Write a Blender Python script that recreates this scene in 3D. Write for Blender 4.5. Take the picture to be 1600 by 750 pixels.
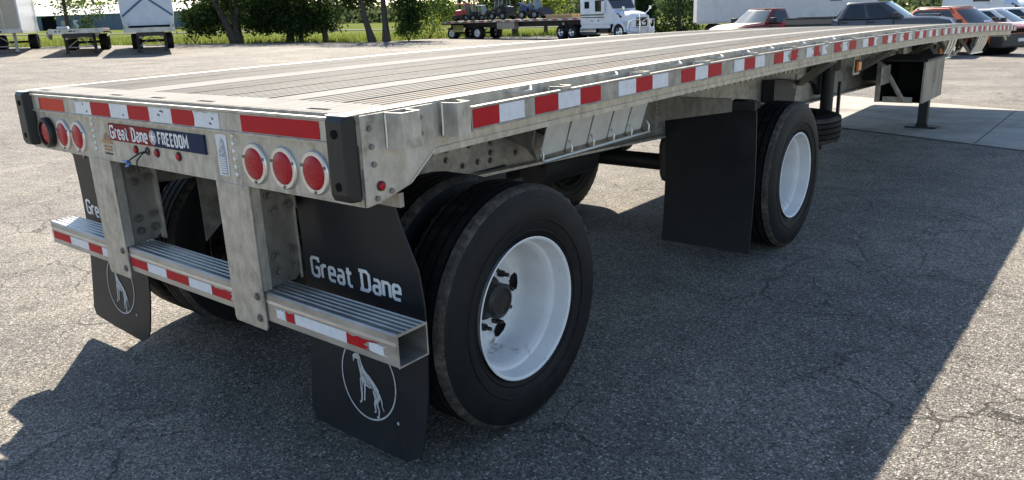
import bpy, bmesh, math, random
import numpy as np
from mathutils import Vector, Matrix, noise

for o in list(bpy.data.objects): bpy.data.objects.remove(o)
SC = bpy.context.scene
COL = SC.collection
RND = random.Random(7)

# ------------------------------------------------------------------ camera
CAM = (3.0863, -1.4582, 1.6725)
YAW, PITCH, ROLL = -0.69454, -0.28700, -0.03748
FPX = 1193.48                                   # focal length for a 1600 px wide picture
def camera_basis():
    F = Vector((math.sin(YAW)*math.cos(PITCH), math.cos(YAW)*math.cos(PITCH), math.sin(PITCH)))
    R = Vector((math.cos(YAW), -math.sin(YAW), 0)); U = R.cross(F)
    R2 = R*math.cos(ROLL) + U*math.sin(ROLL); U2 = U*math.cos(ROLL) - R*math.sin(ROLL)
    return F, R2, U2
F_, R_, U_ = camera_basis()
cd = bpy.data.cameras.new('camera'); cam = bpy.data.objects.new('camera', cd); COL.objects.link(cam)
cam.matrix_world = Matrix(((R_.x, U_.x, -F_.x, CAM[0]), (R_.y, U_.y, -F_.y, CAM[1]), (R_.z, U_.z, -F_.z, CAM[2]), (0, 0, 0, 1)))
cd.sensor_width = 36.0; cd.lens = FPX/1600*36.0; cd.clip_start = 0.05; cd.clip_end = 5000
SC.camera = cam

# ------------------------------------------------------------------ sky, sun, exposure
SUN_TO = Vector((-0.835, 0.77, 1.0)).normalized()        # towards the sun
ELEV = math.asin(SUN_TO.z); AZ = math.atan2(SUN_TO.x, SUN_TO.y)
W = bpy.data.worlds.new('World'); SC.world = W; W.use_nodes = True
wn = W.node_tree; bg = wn.nodes['Background']
sky = wn.nodes.new('ShaderNodeTexSky'); sky.sky_type = 'NISHITA'; sky.sun_disc = False
sky.sun_elevation = ELEV; sky.sun_rotation = AZ; sky.air_density = 1.0; sky.dust_density = 0.35; sky.ozone_density = 1.0
wn.links.new(sky.outputs[0], bg.inputs[0]); bg.inputs[1].default_value = 0.088
sd = bpy.data.lights.new('sun', 'SUN'); sun = bpy.data.objects.new('sun', sd); COL.objects.link(sun)
sd.energy = 5.0; sd.angle = math.radians(0.55); sd.color = (1.0, 0.90, 0.765)
sun.rotation_euler = (-SUN_TO).to_track_quat('-Z', 'Y').to_euler(); sun.location = (0, 0, 30)
SC.view_settings.view_transform = 'Standard'; SC.view_settings.look = 'None'
SC.view_settings.exposure = 1.25; SC.view_settings.gamma = 1.0; SC.view_settings.use_curve_mapping = False

# ------------------------------------------------------------------ lie of the land
RH = Vector((math.cos(YAW), -math.sin(YAW))); FH = Vector((math.sin(YAW), math.cos(YAW)))
def sstep(a, b, v):
    t = min(1, max(0, (v-a)/(b-a))); return t*t*(3-2*t)
def ground_z(x, y):
    l = (x-CAM[0])*RH.x + (y-CAM[1])*RH.y; d = (x-CAM[0])*FH.x + (y-CAM[1])*FH.y
    return sstep(13, 27, d)*(-0.15 - (0.022*l if l < 0 else 0.011*l))
def LD(l, d):                                    # lateral metres, metres ahead -> point on the land
    x = CAM[0] + l*RH.x + d*FH.x; y = CAM[1] + l*RH.y + d*FH.y
    return Vector((x, y, ground_z(x, y)))

# ------------------------------------------------------------------ materials
MATS = {}
def N(nt, typ, **kw):
    n = nt.nodes.new(typ)
    for k, v in kw.items(): setattr(n, k, v)
    return n
def newmat(name):
    m = bpy.data.materials.new(name); m.use_nodes = True; MATS[name] = m
    return m, m.node_tree, m.node_tree.nodes['Principled BSDF']
def ramp(nt, a, b, pa=0.0, pb=1.0):
    r = N(nt, 'ShaderNodeValToRGB'); r.color_ramp.elements[0].position = pa; r.color_ramp.elements[1].position = pb
    r.color_ramp.elements[0].color = (*a, 1); r.color_ramp.elements[1].color = (*b, 1)
    return r
def coords(nt, scale=(1, 1, 1), kind='Object'):
    t = N(nt, 'ShaderNodeTexCoord'); m = N(nt, 'ShaderNodeMapping'); m.inputs['Scale'].default_value = scale
    nt.links.new(t.outputs[kind], m.inputs[0]); return m.outputs[0]
def noisetex(nt, vec, scale, detail=4, rough=0.55):
    n = N(nt, 'ShaderNodeTexNoise'); n.inputs['Scale'].default_value = scale; n.inputs['Detail'].default_value = detail
    n.inputs['Roughness'].default_value = rough; nt.links.new(vec, n.inputs['Vector']); return n.outputs['Fac']
def mix(nt, fac, a, b, mode='MIX'):
    n = N(nt, 'ShaderNodeMix', data_type='RGBA', blend_type=mode)
    for i, v in ((0, fac), (6, a), (7, b)):
        if hasattr(v, 'links') or hasattr(v, 'is_linked'): nt.links.new(v, n.inputs[i])
        elif isinstance(v, (int, float)): n.inputs[i].default_value = v
        else: n.inputs[i].default_value = (*v, 1)
    return n.outputs[2]
def mathn(nt, op, a, b=0.5):
    n = N(nt, 'ShaderNodeMath', operation=op)
    for i, v in ((0, a), (1, b)):
        if hasattr(v, 'is_linked'): nt.links.new(v, n.inputs[i])
        else: n.inputs[i].default_value = v
    return n.outputs[0]
def bump(nt, b, h, strength=0.3, dist=0.01):
    n = N(nt, 'ShaderNodeBump'); n.inputs['Strength'].default_value = strength; n.inputs['Distance'].default_value = dist
    nt.links.new(h, n.inputs['Height']); nt.links.new(n.outputs[0], b.inputs['Normal'])

def worn(name, c1, c2, rough=(0.35, 0.6), metal=0.0, scale=8, stretch=(1, 1, 1), dirt=None, dirt_at=(0.55, 0.72), bmp=0.05, fine=60, spec=0.5, coat=0.0):
    """paint, metal, rubber or plastic with two tones, blotches of dirt and fine relief"""
    m, nt, b = newmat(name)
    v = coords(nt, stretch)
    n1 = noisetex(nt, v, scale, 6, 0.6); r = ramp(nt, c1, c2, 0.32, 0.68); nt.links.new(n1, r.inputs[0]); col = r.outputs[0]
    if dirt:
        n2 = noisetex(nt, v, scale*0.37, 8, 0.7); r2 = ramp(nt, (0, 0, 0), (1, 1, 1), *dirt_at); nt.links.new(n2, r2.inputs[0])
        col = mix(nt, r2.outputs[0], col, dirt)
    nt.links.new(col, b.inputs['Base Color'])
    n3 = noisetex(nt, v, fine, 3, 0.6)
    rr = N(nt, 'ShaderNodeMapRange'); rr.inputs[3].default_value = rough[0]; rr.inputs[4].default_value = rough[1]
    nt.links.new(n1, rr.inputs[0]); nt.links.new(rr.outputs[0], b.inputs['Roughness'])
    b.inputs['Metallic'].default_value = metal; b.inputs['Specular IOR Level'].default_value = spec
    if coat: b.inputs['Coat Weight'].default_value = coat; b.inputs['Coat Roughness'].default_value = 0.08
    if bmp: bump(nt, b, n3, bmp, 0.01)
    return m

# aluminium of the near trailer: mill finish gone dull, with oxide blotches and grime
worn('alu', (0.36, 0.34, 0.295), (0.60, 0.57, 0.515), (0.42, 0.64), 0.60, 24, (1, 1, .55), (0.17, 0.15, 0.125), (0.55, 0.74), 0.14, 190)
worn('alu_bright', (0.60, 0.60, 0.58), (0.74, 0.74, 0.72), (0.28, 0.46), 0.85, 12, (1, .3, 1), (0.42, 0.40, 0.36), (0.60, 0.80), 0.04, 160)
worn('alu_dull', (0.27, 0.255, 0.225), (0.45, 0.43, 0.395), (0.45, 0.65), 0.6, 20, (1, 1, 1), (0.16, 0.14, 0.12), (0.52, 0.76), 0.08, 120)
worn('alu_deck', (0.115, 0.108, 0.096), (0.25, 0.238, 0.215), (0.62, 0.78), 0.0, 22, (2.5, .35, 1), (0.115, 0.102, 0.086), (0.48, 0.68), 0.2, 240, 0.12)
worn('alu_deck_rust', (0.115, 0.106, 0.092), (0.235, 0.22, 0.19), (0.62, 0.78), 0.0, 22, (2.5, .35, 1), (0.20, 0.145, 0.10), (0.48, 0.64), 0.2, 240, 0.12)
worn('deck_strip', (0.27, 0.264, 0.243), (0.37, 0.36, 0.335), (0.8, 0.9), 0.0, 14, (3, .3, 1), (0.20, 0.19, 0.175), (0.52, 0.72), 0.10, 200, 0.04)
worn('guard_alu', (0.36, 0.355, 0.335), (0.54, 0.53, 0.50), (0.36, 0.55), 0.75, 10, (.4, 1, 1), (0.22, 0.20, 0.18), (0.54, 0.76), 0.06, 140)
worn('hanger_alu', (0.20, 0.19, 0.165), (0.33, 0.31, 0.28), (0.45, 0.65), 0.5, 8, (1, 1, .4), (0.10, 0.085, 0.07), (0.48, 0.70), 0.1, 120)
worn('rack_alu_skylit', (0.66, 0.66, 0.64), (0.82, 0.82, 0.80), (0.45, 0.6), 0.2, 9, (1, 1, 1), (0.46, 0.44, 0.41), (0.58, 0.74), 0.05, 120)  # near-white base stands in for sky reflected by the rack plates
worn('steel_bolt', (0.16, 0.15, 0.14), (0.30, 0.29, 0.27), (0.4, 0.6), 0.8, 60, (1, 1, 1), None, bmp=0.05)
worn('rivet', (0.62, 0.61, 0.58), (0.72, 0.71, 0.69), (0.3, 0.45), 0.8, 60)
worn('black_steel', (0.010, 0.011, 0.013), (0.026, 0.026, 0.028), (0.45, 0.7), 0.0, 10, (1, 1, 1), (0.060, 0.055, 0.048), (0.60, 0.82), 0.15, 90)
worn('flap_rubber', (0.010, 0.012, 0.016), (0.018, 0.020, 0.025), (0.36, 0.55), 0.0, 5, (1, 1, 1), (0.036, 0.035, 0.034), (0.54, 0.84), 0.08, 50, 0.35)
worn('bumper_rubber', (0.006, 0.0065, 0.008), (0.011, 0.012, 0.014), (0.4, 0.55), 0.0, 20, (1, 1, 1), (0.03, 0.03, 0.03), (0.64, 0.9), 0.06, 80)
worn('tyre', (0.005, 0.005, 0.006), (0.012, 0.0117, 0.012), (0.6, 0.8), 0.0, 30, (.45, 1, 1), (0.036, 0.032, 0.027), (0.50, 0.74), 0.7, 55, 0.25)
worn('tyre_shoulder', (0.015, 0.014, 0.013), (0.075, 0.066, 0.054), (0.7, 0.9), 0.0, 34, (.8, 1, 1), (0.13, 0.112, 0.088), (0.50, 0.66), 0.9, 70)
worn('tyre_side', (0.0065, 0.007, 0.0082), (0.012, 0.0125, 0.014), (0.5, 0.7), 0.0, 12, (1, 1, 1), (0.030, 0.029, 0.027), (0.54, 0.78), 0.10, 70, 0.25)
worn('wheel_white', (0.70, 0.71, 0.72), (0.82, 0.82, 0.82), (0.35, 0.5), 0.0, 7, (1, 1, 1), (0.16, 0.12, 0.09), (0.63, 0.70), 0.05, 60)
worn('drum', (0.02, 0.018, 0.016), (0.05, 0.042, 0.036), (0.6, 0.8), 0.0, 20)
worn('hub_grey', (0.018, 0.017, 0.016), (0.040, 0.037, 0.034), (0.3, 0.5), 0.2, 30, (1, 1, 1), (0.09, 0.065, 0.045), (0.6, 0.8))
worn('tape_red', (0.40, 0.006, 0.012), (0.50, 0.010, 0.018), (0.45, 0.6), 0.0, 30, (1, 1, 1), None, bmp=0.03, spec=0.2)
worn('tape_orange', (0.54, 0.040, 0.018), (0.62, 0.055, 0.026), (0.45, 0.6), 0.0, 30, (1, 1, 1), None, bmp=0.03, spec=0.2)
worn('tape_white', (0.66, 0.69, 0.74), (0.78, 0.80, 0.84), (0.22, 0.36), 0.0, 26, (1, 1, 1), (0.46, 0.46, 0.46), (0.66, 0.80), 0.03, 90, 0.3)
worn('lens_red', (0.34, 0.003, 0.012), (0.42, 0.005, 0.018), (0.22, 0.32), 0.0, 60, (1, 1, 1), None, bmp=0.12, fine=420, spec=0.3)
worn('lens_amber', (0.75, 0.22, 0.02), (0.85, 0.28, 0.03), (0.15, 0.25), 0.0, 30, coat=0.5)
worn('white_print', (0.74, 0.75, 0.77), (0.82, 0.83, 0.84), (0.4, 0.55), 0.0, 25, (1, 1, 1), (0.42, 0.43, 0.44), (0.60, 0.78))
worn('grey_print', (0.40, 0.43, 0.46), (0.55, 0.57, 0.60), (0.4, 0.55), 0.0, 60, (1, 1, 1), (0.20, 0.21, 0.23), (0.56, 0.72))
worn('dark_print', (0.05, 0.05, 0.05), (0.08, 0.08, 0.08), (0.4, 0.55), 0.0, 25)
worn('plate_red', (0.20, 0.010, 0.014), (0.25, 0.014, 0.018), (0.5, 0.6), 0.0, 12, spec=0.15)
worn('plate_blue', (0.008, 0.018, 0.060), (0.012, 0.024, 0.075), (0.5, 0.6), 0.0, 12, spec=0.15)
worn('plate_grey', (0.30, 0.32, 0.36), (0.40, 0.42, 0.46), (0.4, 0.5), 0.0, 12)
worn('decal_orange', (0.36, 0.20, 0.09), (0.46, 0.27, 0.13), (0.4, 0.5), 0.0, 60)
worn('wire_black', (0.01, 0.01, 0.01), (0.02, 0.02, 0.02), (0.4, 0.5))
worn('wire_blue', (0.02, 0.14, 0.45), (0.03, 0.18, 0.55), (0.3, 0.4))
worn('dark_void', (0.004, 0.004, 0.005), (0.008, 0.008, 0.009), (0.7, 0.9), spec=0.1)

# ------------------------------------------------------------------ mesh helpers
class MB:
    """collects polygons; build() links them as one mesh object"""
    def __init__(s): s.v = []; s.f = []; s.mi = []; s.cur = 0
    def add(s, vs, fs):
        k = len(s.v); s.v += [tuple(p) for p in vs]; s.f += [tuple(i+k for i in f) for f in fs]; s.mi += [s.cur]*len(fs); return s
    def box(s, x0, x1, y0, y1, z0, z1, n=1):
        """n: slices along y"""
        vs = []; fs = []
        for i in range(n+1):
            y = y0 + (y1-y0)*i/n
            vs += [(x0, y, z0), (x1, y, z0), (x1, y, z1), (x0, y, z1)]
        fs.append((0, 1, 2, 3)); e = 4*n; fs.append((e+3, e+2, e+1, e))
        for i in range(n):
            a = 4*i
            for j in range(4): fs.append((a+j, a+4+j, a+4+(j+1) % 4, a+(j+1) % 4))
        return s.add(vs, fs)
    def obox(s, c, ax, ay, az):
        """box from centre and three half vectors"""
        c, ax, ay, az = map(Vector, (c, ax, ay, az)); vs = []
        for k in (-1, 1):
            for j, i in ((-1, -1), (-1, 1), (1, 1), (1, -1)): vs.append(c + ax*i + ay*j + az*k)
        return s.add(vs, [(3, 2, 1, 0), (4, 5, 6, 7), (0, 1, 5, 4), (1, 2, 6, 5), (2, 3, 7, 6), (3, 0, 4, 7)])
    def bar(s, a, b, w, h, up=(0, 0, 1)):
        """square bar between two points"""
        a, b = Vector(a), Vector(b); d = (b-a).normalized(); u = Vector(up); sd_ = d.cross(u)
        if sd_.length < 1e-4: sd_ = d.cross(Vector((1, 0, 0)))
        sd_.normalize(); u = sd_.cross(d)
        return s.obox((a+b)/2, sd_*w/2, (b-a)/2, u*h/2)
    def prism(s, poly, axis, a, b):
        """polygon (2-D) extruded along axis 'x','y','z' from a to b"""
        def P(p, t): return {'x': (t, p[0], p[1]), 'y': (p[0], t, p[1]), 'z': (p[0], p[1], t)}[axis]
        n = len(poly); vs = [P(p, a) for p in poly] + [P(p, b) for p in poly]
        fs = [tuple(range(n)), tuple(range(2*n-1, n-1, -1))] + [(i, n+i, n+(i+1) % n, (i+1) % n) for i in range(n)]
        return s.add(vs, fs)
    def extr(s, prof, y0, y1, n=1, closed=True):
        """(x,z) profile run along y"""
        m = len(prof); vs = []; fs = []
        for i in range(n+1):
            y = y0 + (y1-y0)*i/n; vs += [(p[0], y, p[1]) for p in prof]
        for i in range(n):
            for j in range(m if closed else m-1):
                a = i*m+j; b = i*m+(j+1) % m; fs.append((a, b, b+m, a+m))
        if closed: fs.append(tuple(range(m-1, -1, -1))); fs.append(tuple(n*m+j for j in range(m)))
        return s.add(vs, fs)
    def lathe(s, prof, axis='x', c=(0, 0, 0), n=32, cap=False):
        """(t,r) profile spun about an axis through c"""
        vs = []; fs = []; m = len(prof)
        for i in range(n):
            a = 2*math.pi*i/n; ca, sa = math.cos(a), math.sin(a)
            for t, r in prof:
                q = {'x': (t, r*ca, r*sa), 'y': (r*ca, t, r*sa), 'z': (r*ca, r*sa, t)}[axis]
                vs.append((c[0]+q[0], c[1]+q[1], c[2]+q[2]))
        for i in range(n):
            for j in range(m-1):
                a = i*m+j; b = ((i+1) % n)*m+j; fs.append((a, b, b+1, a+1))
        if cap:
            fs.append(tuple(i*m for i in range(n))); fs.append(tuple(i*m+m-1 for i in range(n-1, -1, -1)))
        return s.add(vs, fs)
    def cyl(s, a, b, r, n=12, r2=None):
        a, b = Vector(a), Vector(b); d = (b-a).normalized(); u = d.orthogonal().normalized(); w = d.cross(u)
        r2 = r if r2 is None else r2
        vs = [a + (u*math.cos(t)+w*math.sin(t))*r for t in [2*math.pi*i/n for i in range(n)]]
        vs += [b + (u*math.cos(t)+w*math.sin(t))*r2 for t in [2*math.pi*i/n for i in range(n)]]
        return s.add(vs, [tuple(range(n-1, -1, -1)), tuple(range(n, 2*n))] + [(i, (i+1) % n, n+(i+1) % n, n+i) for i in range(n)])
    def tube(s, pts, r, n=8, rs=None):
        pts = [Vector(p) for p in pts]; rings = []
        u = None
        for i, p in enumerate(pts):
            d = (pts[min(i+1, len(pts)-1)] - pts[max(i-1, 0)]).normalized()
            u = d.orthogonal().normalized() if u is None else (u - d*u.dot(d)).normalized()
            w = d.cross(u); rr = rs[i] if rs else r
            rings.append([p + (u*math.cos(2*math.pi*k/n)+w*math.sin(2*math.pi*k/n))*rr for k in range(n)])
        vs = [q for g in rings for q in g]; fs = [tuple(range(n-1, -1, -1)), tuple((len(pts)-1)*n+k for k in range(n))]
        for i in range(len(pts)-1):
            for k in range(n): fs.append((i*n+k, i*n+(k+1) % n, (i+1)*n+(k+1) % n, (i+1)*n+k))
        return s.add(vs, fs)
    def build(s, name, mat, parent=None, smooth=False, bev=0.0, remap=None, seg=1, loc=None, rot=None):
        vs = [remap(*p) for p in s.v] if remap else s.v
        me = bpy.data.meshes.new(name); me.from_pydata([tuple(p) for p in vs], [], s.f)
        mats = mat if isinstance(mat, (list, tuple)) else [mat]
        for q in mats: me.materials.append(MATS[q])
        if len(mats) > 1: me.polygons.foreach_set('material_index', s.mi)
        bm = bmesh.new(); bm.from_mesh(me)
        bmesh.ops.recalc_face_normals(bm, faces=bm.faces[:])
        if bev:
            es = [e for e in bm.edges if len(e.link_faces) == 2 and e.calc_face_angle(0) > 0.6]
            bmesh.ops.bevel(bm, geom=es, offset=bev, segments=seg, affect='EDGES', profile=0.6, clamp_overlap=True)
        bm.to_mesh(me); bm.free()
        if smooth:
            me.polygons.foreach_set('use_smooth', [True]*len(me.polygons))
            try: me.set_sharp_from_angle(angle=math.radians(38))
            except Exception: pass
        o = bpy.data.objects.new(name, me); COL.objects.link(o)
        if parent: o.parent = parent
        if loc is not None: o.location = loc
        if rot is not None: o.rotation_euler = rot
        return o
def tag(o, label=None, cat=None, group=None, kind=None):
    if label: o['label'] = label
    if cat: o['category'] = cat
    if group: o['group'] = group
    if kind: o['kind'] = kind
    return o
def empty(name, loc=(0, 0, 0), rz=0.0):
    o = bpy.data.objects.new(name, None); COL.objects.link(o); o.location = loc; o.rotation_euler = (0, 0, rz)
    o.empty_display_size = 0.2; return o
def dup(o, parent=None, loc=None, rot=None):
    """copy of a thing or part with copies of its children"""
    c = o.copy(); COL.objects.link(c); c.parent = parent
    if loc is not None: c.location = loc
    if rot is not None: c.rotation_euler = rot
    for ch in list(o.children): dup(ch, c)
    return c
def strokes(paths, w, closed=False):
    """flat mitred ribbons from 2-D polylines: list of quads"""
    out = []
    for pth in paths:
        P = [Vector(p) for p in pth]; n = len(P); L = []; Rr = []
        for i in range(n):
            d0 = (P[i]-P[i-1]).normalized() if i > 0 else None; d1 = (P[i+1]-P[i]).normalized() if i < n-1 else None
            if d0 is None: d0 = d1
            if d1 is None: d1 = d0
            t = (d0+d1); t = t.normalized() if t.length > 1e-6 else d1
            nn = Vector((-t.y, t.x)); k = max(0.45, nn.dot(Vector((-d1.y, d1.x))))
            L.append(P[i]+nn*w/2/k); Rr.append(P[i]-nn*w/2/k)
        for i in range(n-1): out.append((L[i], L[i+1], Rr[i+1], Rr[i]))
    return out
GLY = {
 'G': (.56, [[(.52, .80), (.52, 1), (.12, 1), (0, .88), (0, .12), (.12, 0), (.40, 0), (.50, .12), (.50, .48), (.26, .48)]]),
 'r': (.34, [[(0, 0), (0, .7)], [(0, .52), (.12, .7), (.32, .7)]]),
 'e': (.42, [[(0, .36), (.38, .36), (.38, .60), (.30, .70), (.08, .70), (0, .60), (0, .10), (.08, 0), (.38, 0)]]),
 'a': (.42, [[(.04, .70), (.30, .70), (.38, .60), (.38, 0)], [(.38, .38), (.08, .38), (0, .30), (0, .10), (.08, 0), (.38, 0)]]),
 't': (.38, [[(.13, .95), (.13, .10), (.21, 0), (.36, 0)], [(0, .70), (.34, .70)]]),
 'D': (.60, [[(-.10, 1), (.38, 1), (.52, .86), (.52, .14), (.38, 0), (-.10, 0)], [(.06, 0), (.06, 1)]]),
 'n': (.42, [[(0, 0), (0, .70), (.30, .70), (.38, .60), (.38, 0)]]),
 'F': (.40, [[(0, 0), (0, 1), (.38, 1)], [(0, .52), (.32, .52)]]),
 'R': (.44, [[(0, 0), (0, 1), (.32, 1), (.40, .90), (.40, .60), (.32, .50), (0, .50)], [(.20, .50), (.42, 0)]]),
 'E': (.40, [[(.38, 1), (0, 1), (0, 0), (.38, 0)], [(0, .52), (.32, .52)]]),
 'O': (.44, [[(.20, 1), (.10, 1), (0, .88), (0, .12), (.10, 0), (.32, 0), (.42, .12), (.42, .88), (.32, 1), (.20, 1)]]),
 'M': (.60, [[(0, 0), (0, 1), (.28, .35), (.56, 1), (.56, 0)]]),
 'd': (.44, [[(0, 0), (0, 1), (.28, 1), (.40, .86), (.40, .14), (.28, 0), (0, 0)]]),
 '5': (.42, [[(.38, 1), (.02, 1), (.02, .56), (.30, .56), (.38, .46), (.38, .12), (.28, 0), (0, 0)]]),
 ' ': (.22, []),
}
def lettering(text, h, sw=0.15, gap=0.2):
    """quads of a line of block letters with cap height h, and its length"""
    x = 0; qs = []
    for ch in text:
        wd, paths = GLY[ch]
        for q in strokes(paths, sw): qs.append([(p.x*h + x, p.y*h) for p in q])
        x += (wd + gap)*h
    return qs, x - gap*h
def letters(text, h, sw, gap, width, fn, name, mat, parent):
    """each letter a flat mesh of its own; fn maps (along, up) to 3-D"""
    ln = lettering(text, h, sw, gap)[1]; k = width/ln; x = 0
    for ch in text:
        wd, paths = GLY[ch]
        if paths:
            m = MB()
            for i, q in enumerate(strokes(paths, sw)): m.add([fn((p.x*h+x)*k, p.y*h) for p in q], [(0, 1, 2, 3)])
            m.build(name, mat, parent)
        x += (wd+gap)*h
def flat(quads, fn):
    """2-D polygons mapped to 3-D by fn, as a mesh builder"""
    m = MB()
    for q in quads: m.add([fn(*p) for p in q], [tuple(range(len(q)))])
    return m

# ------------------------------------------------------------------ the ground
def asphalt():
    m, nt, b = newmat('asphalt'); v = coords(nt)
    def vor(scale, feat='F1', out='Color', rnd=1.0):
        n = N(nt, 'ShaderNodeTexVoronoi', feature=feat); n.inputs['Scale'].default_value = scale; n.inputs['Randomness'].default_value = rnd
        nt.links.new(v, n.inputs['Vector']); return n
    v1 = vor(140); v2 = vor(66)
    sep = N(nt, 'ShaderNodeSeparateColor'); nt.links.new(v1.outputs['Color'], sep.inputs[0])
    st = N(nt, 'ShaderNodeValToRGB'); e = st.color_ramp.elements
    e[0].position = 0.0; e[0].color = (0.062, 0.061, 0.060, 1); e[1].position = 1.0; e[1].color = (0.40, 0.39, 0.37, 1)
    for p, c in ((0.30, (0.125, 0.122, 0.117)), (0.55, (0.195, 0.190, 0.181)), (0.80, (0.235, 0.228, 0.217)), (0.93, (0.32, 0.31, 0.29))):
        q = e.new(p); q.color = (*c, 1)
    nt.links.new(sep.outputs[0], st.inputs[0])
    sep2 = N(nt, 'ShaderNodeSeparateColor'); nt.links.new(v2.outputs['Color'], sep2.inputs[0])
    big = ramp(nt, (0.055, 0.052, 0.048), (0.36, 0.345, 0.32), 0.2, 0.9); nt.links.new(sep2.outputs[1], big.inputs[0])
    sel = mathn(nt, 'GREATER_THAN', sep2.outputs[0], 0.88)
    col = mix(nt, mathn(nt, 'MULTIPLY', sel, 0.75), st.outputs[0], big.outputs[0])
    # dark binder between the stones
    edge = N(nt, 'ShaderNodeMapRange'); edge.inputs[1].default_value = 0.20; edge.inputs[2].default_value = 0.75; nt.links.new(v1.outputs['Distance'], edge.inputs[0])
    bind = mix(nt, mathn(nt, 'MULTIPLY', edge.outputs[0], 0.55), col, (0.055, 0.052, 0.048))
    # broad stains and paler, worn lanes
    n1 = noisetex(nt, v, 0.55, 6, 0.6); r1 = ramp(nt, (0.82, 0.82, 0.83), (1.32, 1.29, 1.24), 0.30, 0.70); nt.links.new(n1, r1.inputs[0])
    c2 = mix(nt, 1.0, bind, r1.outputs[0], 'MULTIPLY')
    nb = noisetex(nt, v, 0.23, 7, 0.68); rb = ramp(nt, (1.08, 1.06, 1.03), (1.52, 1.47, 1.40), 0.36, 0.62); nt.links.new(nb, rb.inputs[0])
    c2 = mix(nt, 1.0, c2, rb.outputs[0], 'MULTIPLY')
    # oil drips
    vo = N(nt, 'ShaderNodeTexVoronoi', feature='F1'); vo.inputs['Scale'].default_value = 0.8; nt.links.new(v, vo.inputs['Vector'])
    no_ = noisetex(nt, v, 9, 4); od = mathn(nt, 'ADD', vo.outputs['Distance'], mathn(nt, 'MULTIPLY', no_, 0.14)); oil = N(nt, 'ShaderNodeMapRange'); oil.inputs[1].default_value = 0.10; oil.inputs[2].default_value = 0.17; oil.inputs[3].default_value = 0.42; oil.inputs[4].default_value = 0.0
    nt.links.new(od, oil.inputs[0]); c2 = mix(nt, oil.outputs[0], c2, (0.05, 0.047, 0.043))
    n4 = noisetex(nt, v, 3.2, 5, 0.6); r4 = ramp(nt, (0.84, 0.84, 0.84), (1.20, 1.18, 1.14), 0.32, 0.68); nt.links.new(n4, r4.inputs[0])
    c2 = mix(nt, 1.0, c2, r4.outputs[0], 'MULTIPLY')
    # hairline cracks
    vv = N(nt, 'ShaderNodeVectorMath', operation='ADD'); nz = N(nt, 'ShaderNodeTexNoise'); nz.inputs['Scale'].default_value = 2.2; nz.inputs['Detail'].default_value = 9; nz.inputs['Roughness'].default_value = 0.62
    nt.links.new(v, nz.inputs['Vector']); sc = N(nt, 'ShaderNodeVectorMath', operation='SCALE'); sc.inputs['Scale'].default_value = 0.34
    nt.links.new(nz.outputs['Color'], sc.inputs[0]); nt.links.new(v, vv.inputs[0]); nt.links.new(sc.outputs[0], vv.inputs[1])
    ck = N(nt, 'ShaderNodeTexVoronoi', feature='DISTANCE_TO_EDGE'); ck.inputs['Scale'].default_value = 2.1; nt.links.new(vv.outputs[0], ck.inputs['Vector'])
    lt = N(nt, 'ShaderNodeMapRange'); lt.inputs[1].default_value = 0.003; lt.inputs[2].default_value = 0.012; lt.inputs[3].default_value = 1; lt.inputs[4].default_value = 0
    nt.links.new(ck.outputs['Distance'], lt.inputs[0])
    nm = noisetex(nt, v, 0.8, 3); rm = ramp(nt, (0, 0, 0), (1, 1, 1), 0.43, 0.60); nt.links.new(nm, rm.inputs[0])
    crack = mathn(nt, 'MULTIPLY', lt.outputs[0], rm.outputs[0])
    # scattered pale stones worn out of the binder
    v3 = vor(74); sep3 = N(nt, 'ShaderNodeSeparateColor'); nt.links.new(v3.outputs['Color'], sep3.inputs[0])
    pale = mathn(nt, 'MULTIPLY', mathn(nt, 'GREATER_THAN', sep3.outputs[0], 0.87), mathn(nt, 'LESS_THAN', v3.outputs['Distance'], 0.42))
    c2 = mix(nt, mathn(nt, 'MULTIPLY', pale, 0.85), c2, (0.52, 0.50, 0.465))
    c3 = mix(nt, mathn(nt, 'MULTIPLY', crack, 0.52), c2, (0.030, 0.029, 0.028))
    nt.links.new(c3, b.inputs['Base Color'])
    b.inputs['Roughness'].default_value = 0.78; b.inputs['Specular IOR Level'].default_value = 0.12
    h1 = mathn(nt, 'SUBTRACT', 1.0, v1.outputs['Distance'])
    h = mathn(nt, 'ADD', mathn(nt, 'MULTIPLY', h1, 0.6), mathn(nt, 'MULTIPLY', mathn(nt, 'MULTIPLY', sep2.outputs[0], 0.4), 1.0))
    h = mathn(nt, 'SUBTRACT', h, mathn(nt, 'MULTIPLY', crack, 1.5))
    bump(nt, b, h, 0.85, 0.010)
asphalt()
worn('concrete', (0.31, 0.295, 0.265), (0.43, 0.41, 0.375), (0.75, 0.9), 0.0, 2.2, (1, 1, 1), (0.17, 0.155, 0.135), (0.47, 0.72), 0.35, 80, 0.25)
worn('stone', (0.16, 0.15, 0.135), (0.34, 0.315, 0.28), (0.6, 0.8), 0.0, 60)
worn('field', (0.085, 0.115, 0.030), (0.17, 0.19, 0.065), (0.95, 1.0), 0.0, 0.12, (1, 1, 1), (0.17, 0.165, 0.075), (0.5, 0.7), 0.3, 6, spec=0.0)
worn('road_grey', (0.22, 0.215, 0.20), (0.27, 0.265, 0.25), (0.9, 1.0), 0.0, 2, spec=0.0)

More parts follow.
